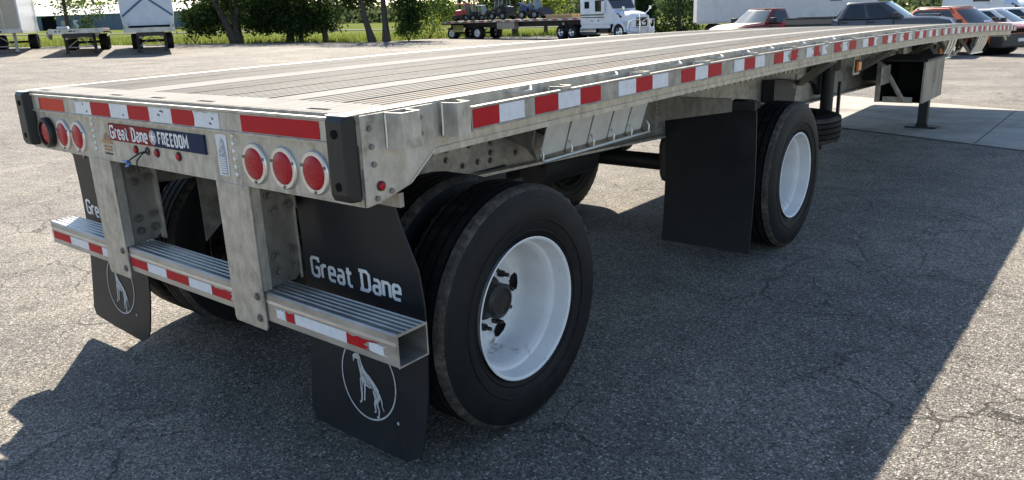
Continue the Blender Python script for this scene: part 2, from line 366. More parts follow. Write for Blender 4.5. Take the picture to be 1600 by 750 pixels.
def sheet(name, ls, ds, dz, mat, edge=None):
    vs = []; nl = len(ls)
    for j, d in enumerate(ds):
        for l in ls:
            dd = d
            if edge and j == len(ds)-1: dd = d + edge(l)
            p = LD(l, dd); vs.append((p.x, p.y, p.z+dz))
    fs = [(j*nl+i, j*nl+i+1, (j+1)*nl+i+1, (j+1)*nl+i) for j in range(len(ds)-1) for i in range(nl-1)]
    m = MB(); m.add(vs, fs); o = m.build(name, mat, smooth=True); tag(o, kind='structure'); return o
near_l = [-3000, -900, -300, -130, -80, -60, -45] + [i for i in range(-36, 37, 3)] + [45, 60, 80, 130, 300, 900, 3000]
near_d = [-600, -200, -60, -25, -12, -5, 0, 4, 8, 12] + [13+i for i in range(15)] + [29, 32, 36, 40, 45, 50, 56, 62]
sheet('ground', near_l, near_d + [66, 80, 110, 160, 260, 500, 1200, 3500], -0.06, 'field')
lot_edge = lambda l: 7.5*sstep(-9, -5, l) + 0.9*math.sin(l*0.21) + 0.6*math.sin(l*0.77+1)
lot_l = [-120, -80, -60] + [i*1.5 for i in range(-32, 33)] + [60, 80, 120]
sheet('parking_lot', lot_l, near_d[2:-1] + [60], 0.0, 'asphalt', lot_edge)

# concrete slabs let into the asphalt under the front of the trailer
pad = empty('concrete_pad', (0, 0, 0)); tag(pad, kind='structure')
def slab(c4):
    m = MB(); cx = sum(p[0] for p in c4)/4; cy = sum(p[1] for p in c4)/4
    q = [(cx+(p[0]-cx)*0.996, cy+(p[1]-cy)*0.996) for p in c4]
    n = 6; vs = []; fs = []
    for j in range(n+1):
        for i in range(n+1):
            a = i/n; bb = j/n
            x = (q[0][0]*(1-a)+q[1][0]*a)*(1-bb) + (q[3][0]*(1-a)+q[2][0]*a)*bb
            y = (q[0][1]*(1-a)+q[1][1]*a)*(1-bb) + (q[3][1]*(1-a)+q[2][1]*a)*bb
            vs.append((x, y, ground_z(x, y)+0.008))
    for j in range(n):
        for i in range(n): fs.append((j*(n+1)+i, j*(n+1)+i+1, (j+1)*(n+1)+i+1, (j+1)*(n+1)+i))
    m.add(vs, fs); m.build('slab', 'concrete', pad)
def padpt(a, b):                      # a across the trailer, b along it
    return (a, 9.55 - 0.40*a + b)
for i, (a0, a1) in enumerate(((-12.4, -8.9), (-8.9, -5.4), (-5.4, -1.9), (-1.9, 1.6), (1.6, 5.1), (5.1, 8.6))):
    for b0, b1 in ((0, 1.75), (1.75, 3.5)):
        slab((padpt(a0, b0), padpt(a1, b0), padpt(a1, b1), padpt(a0, b1)))

# loose grit on the asphalt
def grit():
    rng = np.random.default_rng(3); m = MB(); n = 5200
    base = [(1, 0, 0), (0, 1, 0), (-1, 0, 0), (0, -1, 0), (0, 0, 1)]
    fs = [(0, 1, 4), (1, 2, 4), (2, 3, 4), (3, 0, 4)]
    for i in range(n):
        d = 1.2 + 9*rng.random()**1.6; l = (rng.random()-0.5)*2*(d*0.75+0.8)
        p = LD(l, d); r = 0.0022 + 0.0042*rng.random()**3; a = rng.random()*6.28; ca, sa = math.cos(a), math.sin(a)
        st = 0.7+0.6*rng.random()
        m.add([(p.x+(x*ca*st-y*sa)*r, p.y+(x*sa*st+y*ca)*r, p.z-0.001+z*r*0.9) for x, y, z in base], fs)
    o = m.build('grit', 'stone'); tag(o, 'loose stone grit scattered over the worn asphalt', 'grit', kind='stuff')
grit()

# ------------------------------------------------------------------ the flatbed trailer in front
L_TR = 13.1; HW = 1.292
def deck_z(x, y): return 1.3997 + 0.0165*y - 0.00212*y*y + 0.0041*x
def T(x, y, w): return (x, y, deck_z(x, y)+w)          # w: height relative to the deck surface
def TV(x, y, w): return Vector(T(x, y, w))
TR = tag(empty('flatbed_trailer'), 'long aluminium flatbed trailer with red and white tape, nearest in the lot', 'trailer')
NY = 36
def part(m, name, mat, parent=TR, smooth=False, bev=0.0, deck=True, seg=1):
    return m.build(name, mat, parent, smooth, bev, T if deck else None, seg)

# --- deck planks: ribbed extrusions, smooth strips between them
Y0, Y1 = 0.192, L_TR-0.03
def ribbed(x0, x1, nrib):
    pr = []; wd = (x1-x0)/nrib; g = min(0.011, wd*0.3)
    for i in range(nrib):
        a = x0+i*wd; b = a+wd
        pr += [(a+g*0.5, 0), (b-g*0.9, 0), (b-g*0.6, -0.007), (b-g*0.05 if i < nrib-1 else b-0.001, -0.007)]
        if i < nrib-1: pr += [(b+g*0.2, -0.007)]
    pr += [(x1-0.001, -0.032), (x0+0.001, -0.032), (x0+0.001, -0.006)]
    return pr
planks = [(-1.226, -0.908, 7), (-0.892, -0.580, 7), (-0.290, -0.034, 6), (-0.018, 0.258, 6), (0.274, 0.546, 6), (0.756, 0.982, 5), (0.998, 1.222, 5)]
for i, (a, b, n) in enumerate(planks):
    m = MB(); m.extr(ribbed(a, b, n), Y0, Y1, NY)
    part(m, 'deck_plank', 'alu_deck_rust' if a > 0.9 else 'alu_deck')
for a, b in ((-0.565, -0.305), (0.572, 0.742)):
    m = MB(); m.extr([(a, -0.003), (a+0.004, 0.001), (b-0.004, 0.001), (b, -0.003), (b, -0.032), (a, -0.032)], Y0, Y1, NY)
    part(m, 'smooth_strip', 'deck_strip')
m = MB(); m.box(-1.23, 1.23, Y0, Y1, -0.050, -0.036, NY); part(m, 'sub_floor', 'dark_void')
# --- side rails (channel) with a raised edge
for sx in (-1, 1):
    e = HW
    pr = [(sx*(e-0.058), 0.002), (sx*e, 0.002), (sx*(e+0.001), -0.165), (sx*(e-0.05), -0.165), (sx*(e-0.05), -0.157), (sx*(e-0.009), -0.157), (sx*(e-0.009), -0.008), (sx*(e-0.058), -0.008)]
    m = MB(); m.extr(pr if sx > 0 else pr[::-1], 0.006, L_TR, NY+8); part(m, 'side_rail', 'alu')
    m = MB(); m.box(min(sx*1.292, sx*1.300), max(sx*1.292, sx*1.300), 0.30, L_TR, -0.170, -0.150, NY); part(m, 'rail_lip', 'alu')
# --- rear top plate with stake slots
xs = [-1.234]; slots = [-1.139, -0.367, 0.0, 0.367, 1.05]
for c in slots: xs += [c-0.055, c+0.055]
xs += [1.234]; ysl = [0.004, 0.036, 0.062, 0.190]
m = MB()
for i in range(len(xs)-1):
    for j in range(3):
        if i % 2 == 1 and j == 1: continue
        m.box(xs[i], xs[i+1], ysl[j], ysl[j+1], -0.010, 0.001)
part(m, 'rear_deck_plate', 'deck_strip')
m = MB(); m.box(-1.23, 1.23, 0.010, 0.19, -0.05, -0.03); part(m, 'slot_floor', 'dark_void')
# --- rear cross member: header band with lips, lower panel, bottom flange
m = MB(); m.box(-1.288, 1.288, 0.000, 0.006, -0.030, -0.0005); part(m, 'rear_edge', 'alu_dull')
prof = [(0.004, -0.011), (-0.020, -0.011), (-0.020, -0.019), (-0.0125, -0.023), (-0.0125, -0.085), (-0.018, -0.088), (-0.018, -0.094), (0.004, -0.094)]
m = MB(); n = 8; vs = []; fs = []
stations = [(-1.285, 0.028), (-1.20, 0.018), (-1.065, 0.0), (1.13, 0.0), (1.20, 0.010), (1.285, 0.020)]
for x, dy in stations: vs += [(x, q[0]+dy*0.6, q[1]) for q in prof]
k = len(prof)
for i in range(len(stations)-1):
    for j in range(k): fs.append((i*k+j, i*k+(j+1) % k, (i+1)*k+(j+1) % k, (i+1)*k+j))
fs += [tuple(range(k)), tuple((len(stations)-1)*k+j for j in range(k-1, -1, -1))]
m.add(vs, fs); part(m, 'header_band', 'alu')
m = MB(); m.box(-1.288, 1.288, 0.003, 0.011, -0.276, -0.090); part(m, 'rear_panel', 'alu')
m = MB(); m.box(-1.288, 1.288, 0.003, 0.075, -0.284, -0.2765); part(m, 'bottom_flange', 'alu')
m = MB(); m.box(-1.26, 1.26, 0.15, 0.156, -0.27, -0.035); part(m, 'inner_panel', 'alu_dull')
# --- reflective tape on the header
TZ0, TZ1 = -0.083, -0.026
def rear_tape(x0, x1, mat, jag=0, skew=0.0):
    y = -0.0142; pts = [(x0, TZ0)]
    pts += [(x1, TZ0), (x1, TZ1)]
    if jag:
        for i in range(5): pts.append((x1-(x1-x0)*(i+1)/6, TZ1-RND.random()*0.012*jag))
    pts += [(x0, TZ1)]
    if jag: pts.append((x0+0.007*jag, (TZ0+TZ1)/2))
    m = MB(); m.prism([(a, b) for a, b in pts], 'y', y, y+0.0012); part(m, 'tape', mat)
for a, b, mt, j in ((-1.060, -0.788, 'tape_orange', 0), (-0.664, -0.499, 'tape_white', 1), (-0.499, -0.311, 'tape_red', 0), (-0.311, -0.148, 'tape_white', 0), (-0.148, 0.034, 'tape_red', 0), (0.034, 0.212, 'tape_white', 0), (0.212, 0.375, 'tape_red', 0), (0.375, 0.549, 'tape_white', 1), (0.690, 1.125, 'tape_red', 0)):
    rear_tape(a, b, mt, j)
m = MB(); m.add([(-1.196, 0.0085, TZ0), (-1.066, -0.0138, TZ0), (-1.066, -0.0138, TZ1), (-1.196, 0.0085, TZ1)], [(0, 1, 2, 3)]); part(m, 'tape', 'tape_red')
# scuffs on the white tape
for x, z, w in ((0.12, -0.04, .03), (0.10, -0.055, .02), (0.50, -0.05, .012), (0.48, -0.068, .016), (-0.2, -0.07, .012), (-0.58, -0.04, .01), (-0.55, -0.07, .014)):
    m = MB(); m.prism([(x, z), (x+w, z-0.004), (x+w*1.1, z+0.003), (x+w*.3, z+0.006)], 'y', -0.0150, -0.0143); part(m, 'scuff', 'dark_print')
# --- rivet columns
m0 = None
def stud(c, r, h, mat, name='bolt', nrm=(0, -1, 0), parent=TR, n=6, washer=0.0):
    c = Vector(c); nrm = Vector(nrm); m = MB()
    if washer: m.cyl(c, c+nrm*h*0.25, washer, 12)
    m.cyl(c, c+nrm*h, r, n, r*0.9); return m.build(name, mat, parent, n > 6)
def dome(c, r, mat, name, nrm=(0, -1, 0), parent=TR):
    c = Vector(c); nrm = Vector(nrm); m = MB(); m.cyl(c, c+nrm*r*0.25, r, 10, r*0.92); m.cyl(c+nrm*r*0.25, c+nrm*r*0.5, r*0.92, 10, r*0.5)
    return m.build(name, mat, parent, True)
for cx, zs in ((-0.535, [-0.103-0.0272*i for i in range(6)]), (0.584, [-0.108-0.028*i for i in range(6)])):
    for z in zs: dome(T(cx - (0.02 if cx < 0 else -0.01), 0.003, z), 0.0105, 'rivet', 'rivet')
# --- tail lights
def tail_light(x, dark):
    c = TV(x, 0.003, -0.196)
    g = empty('tail_light', c); g.parent = TR
    m = MB()
    if dark: m.lathe([(0, .074), (-.020, .074), (-.030, .066), (-.030, .056), (-.006, .053)], 'y', n=40)
    else: m.lathe([(0, .073), (-.006, .073), (-.010, .069), (-.010, .056), (-.004, .054)], 'y', n=40)
    m.build('flange', 'bumper_rubber' if dark else 'alu_bright', g, True)
    d = 0.0 if not dark else -0.008
    m = MB(); m.lathe([(-.002+d, .0545), (-.010+d, .054), (-.015+d, .046), (-.0175+d, .025), (-.018+d, .0005)], 'y', n=40); m.build('lens', 'lens_red', g, True)
    if not dark:
        for a in (-90, 20, 160):
            stud((0.064*math.cos(math.radians(a)), -0.009, 0.064*math.sin(math.radians(a))), 0.006, 0.004, 'steel_bolt', 'screw', parent=g, n=8)
for i in range(3):
    tail_light(-1.056+0.169*i, i == 0); tail_light(1.062-0.169*i, False)
# --- marker lights, wire hole
for x in (-0.166, 0.015, 0.189):
    c = TV(x, 0.003, -0.215); g = empty('marker_light', c); g.parent = TR
    m = MB(); m.lathe([(0, .0185), (-.004, .0185), (-.004, .015)], 'y', n=20); m.build('grommet', 'bumper_rubber', g, True)
    m = MB(); m.lathe([(-.002, .0155), (-.009, .013), (-.011, .0005)], 'y', n=20); m.build('lens', 'lens_red', g, True)
m = MB(); m.lathe([(0, .017), (-.004, .017), (-.004, .010), (0.002, .009), (0.002, .0005)], 'y', TV(-0.066, 0.003, -0.213), 20); part(m, 'wire_grommet', 'bumper_rubber', smooth=True, deck=False)
for i, (pts, r, mt) in enumerate((
    ([(-.066, -.002, -.213), (-.075, -.025, -.217), (-.105, -.045, -.235), (-.135, -.05, -.25), (-.16, -.045, -.258)], .0035, 'wire_black'),
    ([(-.066, -.002, -.215), (-.070, -.022, -.222), (-.095, -.035, -.250), (-.115, -.03, -.275), (-.125, -.02, -.30)], .0030, 'wire_black'),
    ([(-.155, -.045, -.256), (-.20, -.035, -.262), (-.225, -.03, -.264)], .0075, 'wire_blue'),
    ([(-.150, -.040, -.262), (-.19, -.03, -.278), (-.215, -.028, -.284)], .006, 'wire_blue'))):
    m = MB(); m.tube(pts, r, 8); part(m, 'wire' if mt == 'wire_black' else 'wire_connector', mt, smooth=True)
# --- name plate
PY = -0.0045
g = empty('name_plate', T(0, 0, 0)); g.parent = TR
def plate_xy(x, z): return (x, 0, z)
def pl(m, name, mat): return m.build(name, mat, g)
zb, zt = -0.188, -0.115
m = MB(); m.prism([(-0.380, zb), (0.012, zb), (0.012, zt), (-0.380, zt)], 'y', PY, 0.0025); pl(m, 'red_half', 'plate_red')
m = MB(); m.prism([(0.012, zb), (0.408, zb), (0.408, zt), (0.012, zt)], 'y', PY, 0.0025); pl(m, 'blue_half', 'plate_blue')
def put(x0, z0, kx, y): return lambda a, b: (x0+a*kx, y, z0+b)
letters('Great Dane', 0.050, 0.20, 0.20, 0.330, put(-0.364, -0.176, 1, PY-0.0012), 'letter', 'white_print', g)
letters('FREEdOM', 0.044, 0.22, 0.26, 0.228, put(0.060, -0.173, 1, PY-0.0012), 'letter', 'white_print', g)
m = MB(); m.lathe([(PY-.0008, .030), (PY-.0008, .0003)], 'y', (0.012, 0, -0.1515), 24); pl(m, 'star_disc', 'plate_grey')
st = [(0.012+(.026 if i % 2 == 0 else .0105)*math.sin(i*math.pi/5), -0.1515+(.026 if i % 2 == 0 else .0105)*math.cos(i*math.pi/5)) for i in range(10)]
m = MB(); m.prism(st, 'y', PY-0.0022, PY-0.0010); pl(m, 'star', 'white_print')
m = MB(); m.prism([(0.298, zb+.001), (0.301, zb+.001), (0.301, zt-.001), (0.298, zt-.001)], 'y', PY-0.0008, PY); pl(m, 'seam', 'dark_print')
# --- dealer decal: half sun over little rays, and the torn document label
g = empty('dealer_decal', T(-0.435, 0, -0.2)); g.parent = TR
arc = [(0.030*math.cos(math.radians(a)), 0.006+0.034*math.sin(math.radians(a))) for a in range(0, 181, 15)]
m = MB(); m.prism(arc, 'y', 0.0015, 0.0026); m.build('half_sun', 'decal_orange', g)
for i in range(7):
    a = math.radians(18+24*i); m = MB(); m.prism([(0.006*math.cos(a)-.0012, 0.008+0.006*math.sin(a)), (0.006*math.cos(a)+.0012, 0.008+0.006*math.sin(a)), (0.028*math.cos(a)+.0012, 0.006+0.031*math.sin(a)), (0.028*math.cos(a)-.0012, 0.006+0.031*math.sin(a))], 'y', 0.0008, 0.0014); m.build('ray', 'alu_dull', g)
m = MB(); m.prism([(-.055, .004), (-.03, .010), (.03, .006), (.058, .0), (.05, -.008), (-.05, -.006)], 'y', 0.0006, 0.0024); m.build('ground_band', 'decal_orange', g)
for z, wd, mt in ((-.020, .036, 'decal_orange'), (-.034, .032, 'decal_orange'), (-.052, .036, 'dark_print')):
    pts = []; x = -wd
    m = MB()
    while x < wd:
        w_ = 0.003+RND.random()*0.006; h_ = 0.003+RND.random()*0.0022
        m.prism([(x, z-h_), (x+w_, z-h_), (x+w_*1.1, z+h_), (x+w_*.2, z+h_)], 'y', 0.0012, 0.0024); x += w_+0.0022
    m.build('worn_print', mt, g)
g = empty('document_label', T(0.515, 0, -0.18)); g.parent = TR
m = MB(); m.prism([(-.036, -.078), (.030, -.080), (.034, -.02), (.040, .074), (.0, .076), (-.034, .070), (-.030, .0)], 'y', 0.0008, 0.0024); m.build('clear_sleeve', 'tape_white', g)
m = MB(); m.prism([(-.020, -.074), (.022, -.076), (.026, -.01), (.020, .05), (.006, .060), (-.008, .045), (-.022, .0)], 'y', -0.0004, 0.0007); m.build('grey_card', 'plate_grey', g)
for z0 in np.arange(-.066, -.012, .0085):
    m = MB(); m.prism([(-.016, z0), (.018, z0), (.018, z0+.004), (-.016, z0+.004)], 'y', -.0012, -.0005); m.build('print_line', 'white_print', g)
for a, b in (((-.014, .0), (.016, .012)), ((.016, .012), (-.012, .026)), ((-.012, .026), (.014, .038)), ((.014, .038), (-.004, .050)), ((-.018, .012), (.004, .042))):
    m = MB(); m.bar((a[0], -.001, a[1]), (b[0], -.001, b[1]), .003, .003, (0, 1, 0)); m.build('scribble', 'white_print', g)
# --- dock bumpers
def dock_bumper(x0, x1):
    m = MB(); zs = [(-0.002, -0.006, -0.034), (-0.018, -0.0, -0.044), (-0.240, -0.0, -0.046), (-0.264, -0.004, -0.036)]
    vs = []
    for z, ya, yb in zs:
        vs += [(x0, ya, z), (x0+.012, yb, z), (x1-.012, yb, z), (x1, ya, z)]
    fs = [(0, 1, 2, 3), tuple(len(zs)*4-4+i for i in (3, 2, 1, 0))]
    for i in range(len(zs)-1):
        for j in range(4): fs.append((i*4+j, i*4+4+j, i*4+4+(j+1) % 4, i*4+(j+1) % 4))
    m.add(vs, fs); b = part(m, 'dock_bumper', 'bumper_rubber', bev=0.006, seg=2)
    m = MB(); m.prism([(x0+.004, -0.003), (x1-.004, -0.003), (x1-.004, 0.0), (x0+.004, 0.0)], 'y', -0.034, -0.004); o = m.build('cap_plate', 'alu_bright', b, remap=T)
    for z in (-0.055, -0.215):
        m = MB(); c = TV((x0+x1)/2, -0.0465, z); m.lathe([(0, .014), (-.001, .014), (-.001, .0005)], 'y', c, 16); m.build('bolt_hole', 'dark_void', b)
dock_bumper(1.182, 1.288); dock_bumper(-1.300, -1.185)
# --- rear corner plates, bolts, red side marker
for sx in (1, -1):
    poly = [(0.004, -0.004), (0.310, -0.004), (0.310, -0.150), (0.190, -0.246), (0.060, -0.278), (0.004, -0.284)]
    m = MB(); a = sx*1.2935; b = sx*1.3015; m.prism(poly, 'x', min(a, b), max(a, b)); part(m, 'corner_plate', 'alu', bev=0.0015)
    m = MB(); m.bar((sx*1.3030, 0.300, -0.155), (sx*1.3030, 0.190, -0.240), 0.004, 0.004, (1, 0, 0)); part(m, 'weld_bead', 'alu_bright')
    for y, z in ((0.035, -0.045), (0.038, -0.100), (0.042, -0.155), (0.245, -0.040), (0.247, -0.092), (0.045, -0.262), (0.105, -0.250)):
        stud(T(sx*1.3015, y, z), 0.0095, 0.007, 'steel_bolt', nrm=(sx, 0, 0), n=8)
    c = TV(sx*1.3015, 0.063, -0.226); g = empty('side_marker', c); g.parent = TR
    m = MB(); m.lathe([(0, .016), (sx*.005, .016), (sx*.005, .013)], 'x', n=18); m.build('grommet', 'bumper_rubber', g, True)
    m = MB(); m.lathe([(sx*.003, .0135), (sx*.009, .011), (sx*.011, .0005)], 'x', n=18); m.build('lens', 'lens_red', g, True)
# --- stake pockets, spools and rub rail
def pocket(sx, y, wide=0.085, dep=0.062, z0=-0.118, z1=-0.006):
    a = sx*1.3025; m = MB()
    o = [(y, 0), (y+0.012, dep), (y+wide-0.004, dep), (y+wide, 0)]
    t = 0.006; inn = [(y+t, 0.001), (y+0.012+t, dep-t), (y+wide-0.004-t, dep-t), (y+wide-t, 0.001)]
    vs = [(a+sx*d, yy, z) for z in (z0, z1) for yy, d in o] + [(a+sx*d, yy, z1) for yy, d in inn] + [(a+sx*d, yy, z1-0.07) for yy, d in inn]
    fs = [(0, 1, 5, 4), (1, 2, 6, 5), (2, 3, 7, 6), (0, 3, 2, 1), (4, 5, 9, 8), (5, 6, 10, 9), (6, 7, 11, 10), (8, 9, 13, 12), (9, 10, 14, 13), (10, 11, 15, 14), (12, 13, 14, 15)]
    m.add(vs, fs); part(m, 'stake_pocket', 'alu')
    m = MB(); m.tube([(a+sx*0.003, y+0.001, z0+0.004), (a+sx*0.004, y+0.001, z0+.06), (a+sx*0.003, y+0.001, z1-0.004)], 0.004, 6); part(m, 'weld_bead', 'alu_bright', smooth=True)
def spool(sx, y):
    a = sx*1.293; b = sx*1.352; m = MB(); m.cyl((a, y, -0.066), (b, y, -0.066), 0.017, 12); part(m, 'spool', 'alu', smooth=True)
RAILX = 1.355; RY0 = 0.425
for sx in (1, -1):
    pocket(sx, 0.098, 0.092, 0.066); pocket(sx, 0.345, 0.078)
    y = 0.93; i = 0
    while y < L_TR-0.2:
        pocket(sx, y, 0.078, 0.060, -0.112, -0.016)
        if y+0.3 < L_TR-0.2: spool(sx, y+0.34)
        y += 0.61; i += 1
    pr = [(sx*RAILX, -0.026), (sx*(RAILX+.011), -0.028), (sx*(RAILX+.011), -0.034), (sx*(RAILX+.009), -0.036), (sx*(RAILX+.009), -0.100), (sx*(RAILX+.011), -0.102), (sx*(RAILX+.011), -0.108), (sx*RAILX, -0.110)]
    m = MB(); m.extr(pr if sx > 0 else pr[::-1], RY0, L_TR, NY+10); part(m, 'rub_rail', 'alu_dull')
    # bright bent tongues where a strap hook has lifted the pocket lip
    for y in (0.700, 1.30, 1.88, 2.35, 2.70, 3.05, 3.6, 4.2):
        m = MB(); m.tube([(sx*1.298, y, -0.012), (sx*1.325, y+0.02, -0.016), (sx*1.332, y+0.09, -0.014), (sx*1.30, y+0.13, -0.008)], 0.0045, 6); part(m, 'lifted_lip', 'alu_bright', smooth=True)
# --- tape along the rub rail
def side_tape(sx, y0, y1, mat, torn=0.0):
    x0 = sx*(RAILX+0.0096); x1 = sx*(RAILX+0.0108); pts = [(y0, -0.099), (y1, -0.099)]
    if torn:
        for i in range(5): pts.append((y1-RND.random()*torn*(y1-y0), -0.099+0.062*(i+.5)/5))
    pts += [(y1, -0.037), (y0, -0.037)]
    m = MB(); m.prism(pts, 'x', min(x0, x1), max(x0, x1)); part(m, 'tape', mat)
near_t = [(0.430, 0.566, 'r'), (0.566, 0.708, 'w'), (0.770, 0.914, 'r'), (0.914, 1.062, 'w'), (1.062, 1.210, 'r'), (1.345, 1.490, 'w'), (1.490, 1.634, 'r'), (1.634, 1.780, 'w'),
          (1.910, 2.056, 'r'), (2.056, 2.196, 'w'), (2.196, 2.355, 'r'), (2.510, 2.643, 'w'), (2.643, 2.792, 'r'), (2.792, 2.93, 'w'), (3.075, 3.220, 'r'), (3.220, 3.354, 'w'), (3.354, 3.478, 'r'),
          (3.62, 3.768, 'w'), (3.768, 3.920, 'r'), (3.92, 4.05, 'w'), (4.172, 4.356, 'r'), (4.356, 4.50, 'w'), (4.52, 4.68, 'r')]
y = 4.85; k = 0
while y < L_TR-0.2:
    for mt, w_ in (('w', .14), ('r', .16), ('w', .13)) if k % 2 == 0 else (('r', .16), ('w', .14), ('r', .13)):
        near_t.append((y, min(y+w_, L_TR-.02), mt)); y += w_
    y += 0.12; k += 1
for sx in (1, -1):
    for a, b, c in near_t:
        side_tape(sx, a, b-0.002, 'tape_red' if c == 'r' else 'tape_white', 0.5 if (b > 2.6 and RND.random() < 0.4) else 0)

# --- main beams
def web_bot(y):                                     # height of the lower flange below the deck
    if y > 9.2: return -0.665 + 0.30*sstep(9.2, 10.2, y)
    return float(np.interp(y, [0.1, 0.75, 1.4, 3.3, 6.1, 9.2], [-0.43, -0.475, -0.505, -0.592, -0.660, -0.665]))
BX = 0.53
for sx in (1, -1):
    g = empty('main_beam', (0, 0, 0)); g.parent = TR
    def strip(x0, x1, top, bot, ya, yb, name, mat, n=34):
        m = MB(); vs = []; fs = []
        for i in range(n+1):
            y = ya+(yb-ya)*i/n
            t = top(y); b = bot(y); vs += [(x0, y, b), (x1, y, b), (x1, y, t), (x0, y, t)]
        fs.append((0, 1, 2, 3)); e = 4*n; fs.append((e+3, e+2, e+1, e))
        for i in range(n):
            a = 4*i
            for j in range(4): fs.append((a+j, a+4+j, a+4+(j+1) % 4, a+(j+1) % 4))
        m.add(vs, fs); m.build(name, mat, g, remap=T)
    a, b = sorted((sx*(BX-.005), sx*(BX+.005)))
    strip(a, b, lambda y: -0.165, web_bot, 0.12, L_TR-0.25, 'web', 'alu_dull')  # darker alloy puts the shade beneath the rail into the web's colour
    a, b = sorted((sx*(BX-.075), sx*(BX+.075)))
    strip(a, b, lambda y: -0.152, lambda y: -0.164, 0.12, L_TR-0.25, 'top_flange', 'alu')
    strip(a, b, web_bot, lambda y: web_bot(y)-0.014, 0.75, 9.9, 'bottom_flange', 'alu')
    if sx > 0:
        pts = [(1.139, -.355), (1.134, -.404), (1.30, -.36), (1.36, -.452), (1.25, -.452), (1.461, -.37), (1.458, -.421), (1.455, -.462), (1.663, -.455), (1.819, -.373), (1.22, -.31), (1.30, -.30), (1.38, -.29), (1.46, -.30)]
        for y, z in pts: stud(T(BX+.005, y, z), 0.013, 0.014, 'steel_bolt', nrm=(1, 0, 0), parent=g, n=6, washer=0.018)
        y = 3.0
        while y < 9.4:
            stud(T(BX+.005, y, -0.345), 0.012, 0.009, 'rivet', nrm=(1, 0, 0), parent=g, n=8); y += 0.105
    else:
        for y, z in ((.3, -.3), (.34, -.38), (.42, -.3), (.5, -.38)): stud(T(sx*(BX-.005), y, z), 0.013, 0.014, 'steel_bolt', nrm=(1, 0, 0), parent=g, n=6, washer=0.018)
# --- cross members
y = 0.45
while y < L_TR-0.1:
    m = MB(); m.box(-1.24, 1.24, y-.03, y+.03, -0.060, -0.052); m.box(-1.24, 1.24, y-.003, y+.003, -0.144, -0.060); m.box(-1.24, 1.24, y-.03, y+.03, -0.151, -0.144)
    part(m, 'cross_member', 'alu_dull'); y += 0.405
# --- rear frame plates below the panel, seen between the guard posts
for sx in (-1, 1):
    hx = 0.630 if sx > 0 else -0.466
    hd = 0.195 if sx > 0 else 0.19
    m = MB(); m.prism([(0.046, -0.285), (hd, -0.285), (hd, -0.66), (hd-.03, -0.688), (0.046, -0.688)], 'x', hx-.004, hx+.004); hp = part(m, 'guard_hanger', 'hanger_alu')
    m = MB(); m.box(hx+.0045, hx+(.012 if sx > 0 else .05), hd-.008, hd-.001, -0.688, -0.30); part(m, 'hanger_flange', 'alu')
    xf = hx+.004
    for y, z in ((.09, -.34), (.16, -.335), (.10, -.40), (.165, -.39), (.09, -.575), (.16, -.565), (.09, -.635), (.16, -.630)):
        stud(T(xf, y, z), 0.014, 0.016, 'steel_bolt', nrm=(1, 0, 0), n=6, washer=0.021)
m = MB(); m.box(-0.90, -0.472, 0.182, 0.190, -0.62, -0.286); part(m, 'flap_arm_plate', 'alu_dull')  # left plate added to block sun leaking between flap and post
m = MB(); m.box(-1.25, -0.472, 0.1905, 0.207, -0.36, -0.30); part(m, 'flap_arm', 'alu_dull')
m = MB(); m.box(0.640, 0.80, 0.262, 0.270, -0.68, -0.286); part(m, 'flap_arm_plate', 'alu_dull')
m = MB(); m.box(0.640, 0.80, 0.271, 0.300, -0.45, -0.41); part(m, 'flap_arm', 'alu_bright')
# --- rear impact guard
g = empty('impact_guard', (0, 0, 0)); g.parent = TR
gt, gb = -0.690, -0.808                              # top and bottom of the tube face
def gy(x): return -0.006
tw = 0.135
def tube_beam(x0, x1):
    """hollow rectangular tube with ribs along its top"""
    t = 0.006; ya, yb = 0.0125, 0.0125+tw
    top = [(ya+.006, gt)]
    for i in range(5):
        c = ya+.022+i*.023; top += [(c, gt), (c+.003, gt-.004), (c+.010, gt-.004), (c+.013, gt)]
    outer = [(ya, gb+.006), (ya, gt-.006)] + top + [(yb-.006, gt), (yb, gt-.006), (yb, gb+.006), (yb-.006, gb), (ya+.006, gb)]
    m = MB(); n = len(outer); vs = [(x, q[0], q[1]) for x in (x0, x1) for q in outer]
    fs = [(i, (i+1) % n, n+(i+1) % n, n+i) for i in range(n)]
    inn = [(ya+t, gb+t), (ya+t, gt-t-.004), (yb-t, gt-t-.004), (yb-t, gb+t)]
    k = len(vs); vs += [(x, q[0], q[1]) for x in (x0, x1) for q in inn]
    fs += [(k+i, k+4+i, k+4+(i+1) % 4, k+(i+1) % 4) for i in range(4)]
    m.add(vs, fs)
    # end rims
    for s0, x in ((0, x0), (1, x1)):
        r1 = [(ya, gb), (ya, gt), (yb, gt), (yb, gb)]; kk = len(m.v)
        m.add([(x, q[0], q[1]) for q in r1] + [(x, q[0], q[1]) for q in inn], [(i, (i+1) % 4, 4+(i+1) % 4, 4+i) for i in range(4)])
    return m.build('guard_beam', 'guard_alu', g, remap=T)
tube_beam(-1.335, 1.372)
m = MB(); m.box(-1.332, 1.368, 0.0100, 0.0124, gt-.040, gt-.028); m.build('beam_lip', 'alu_bright', g, remap=T)
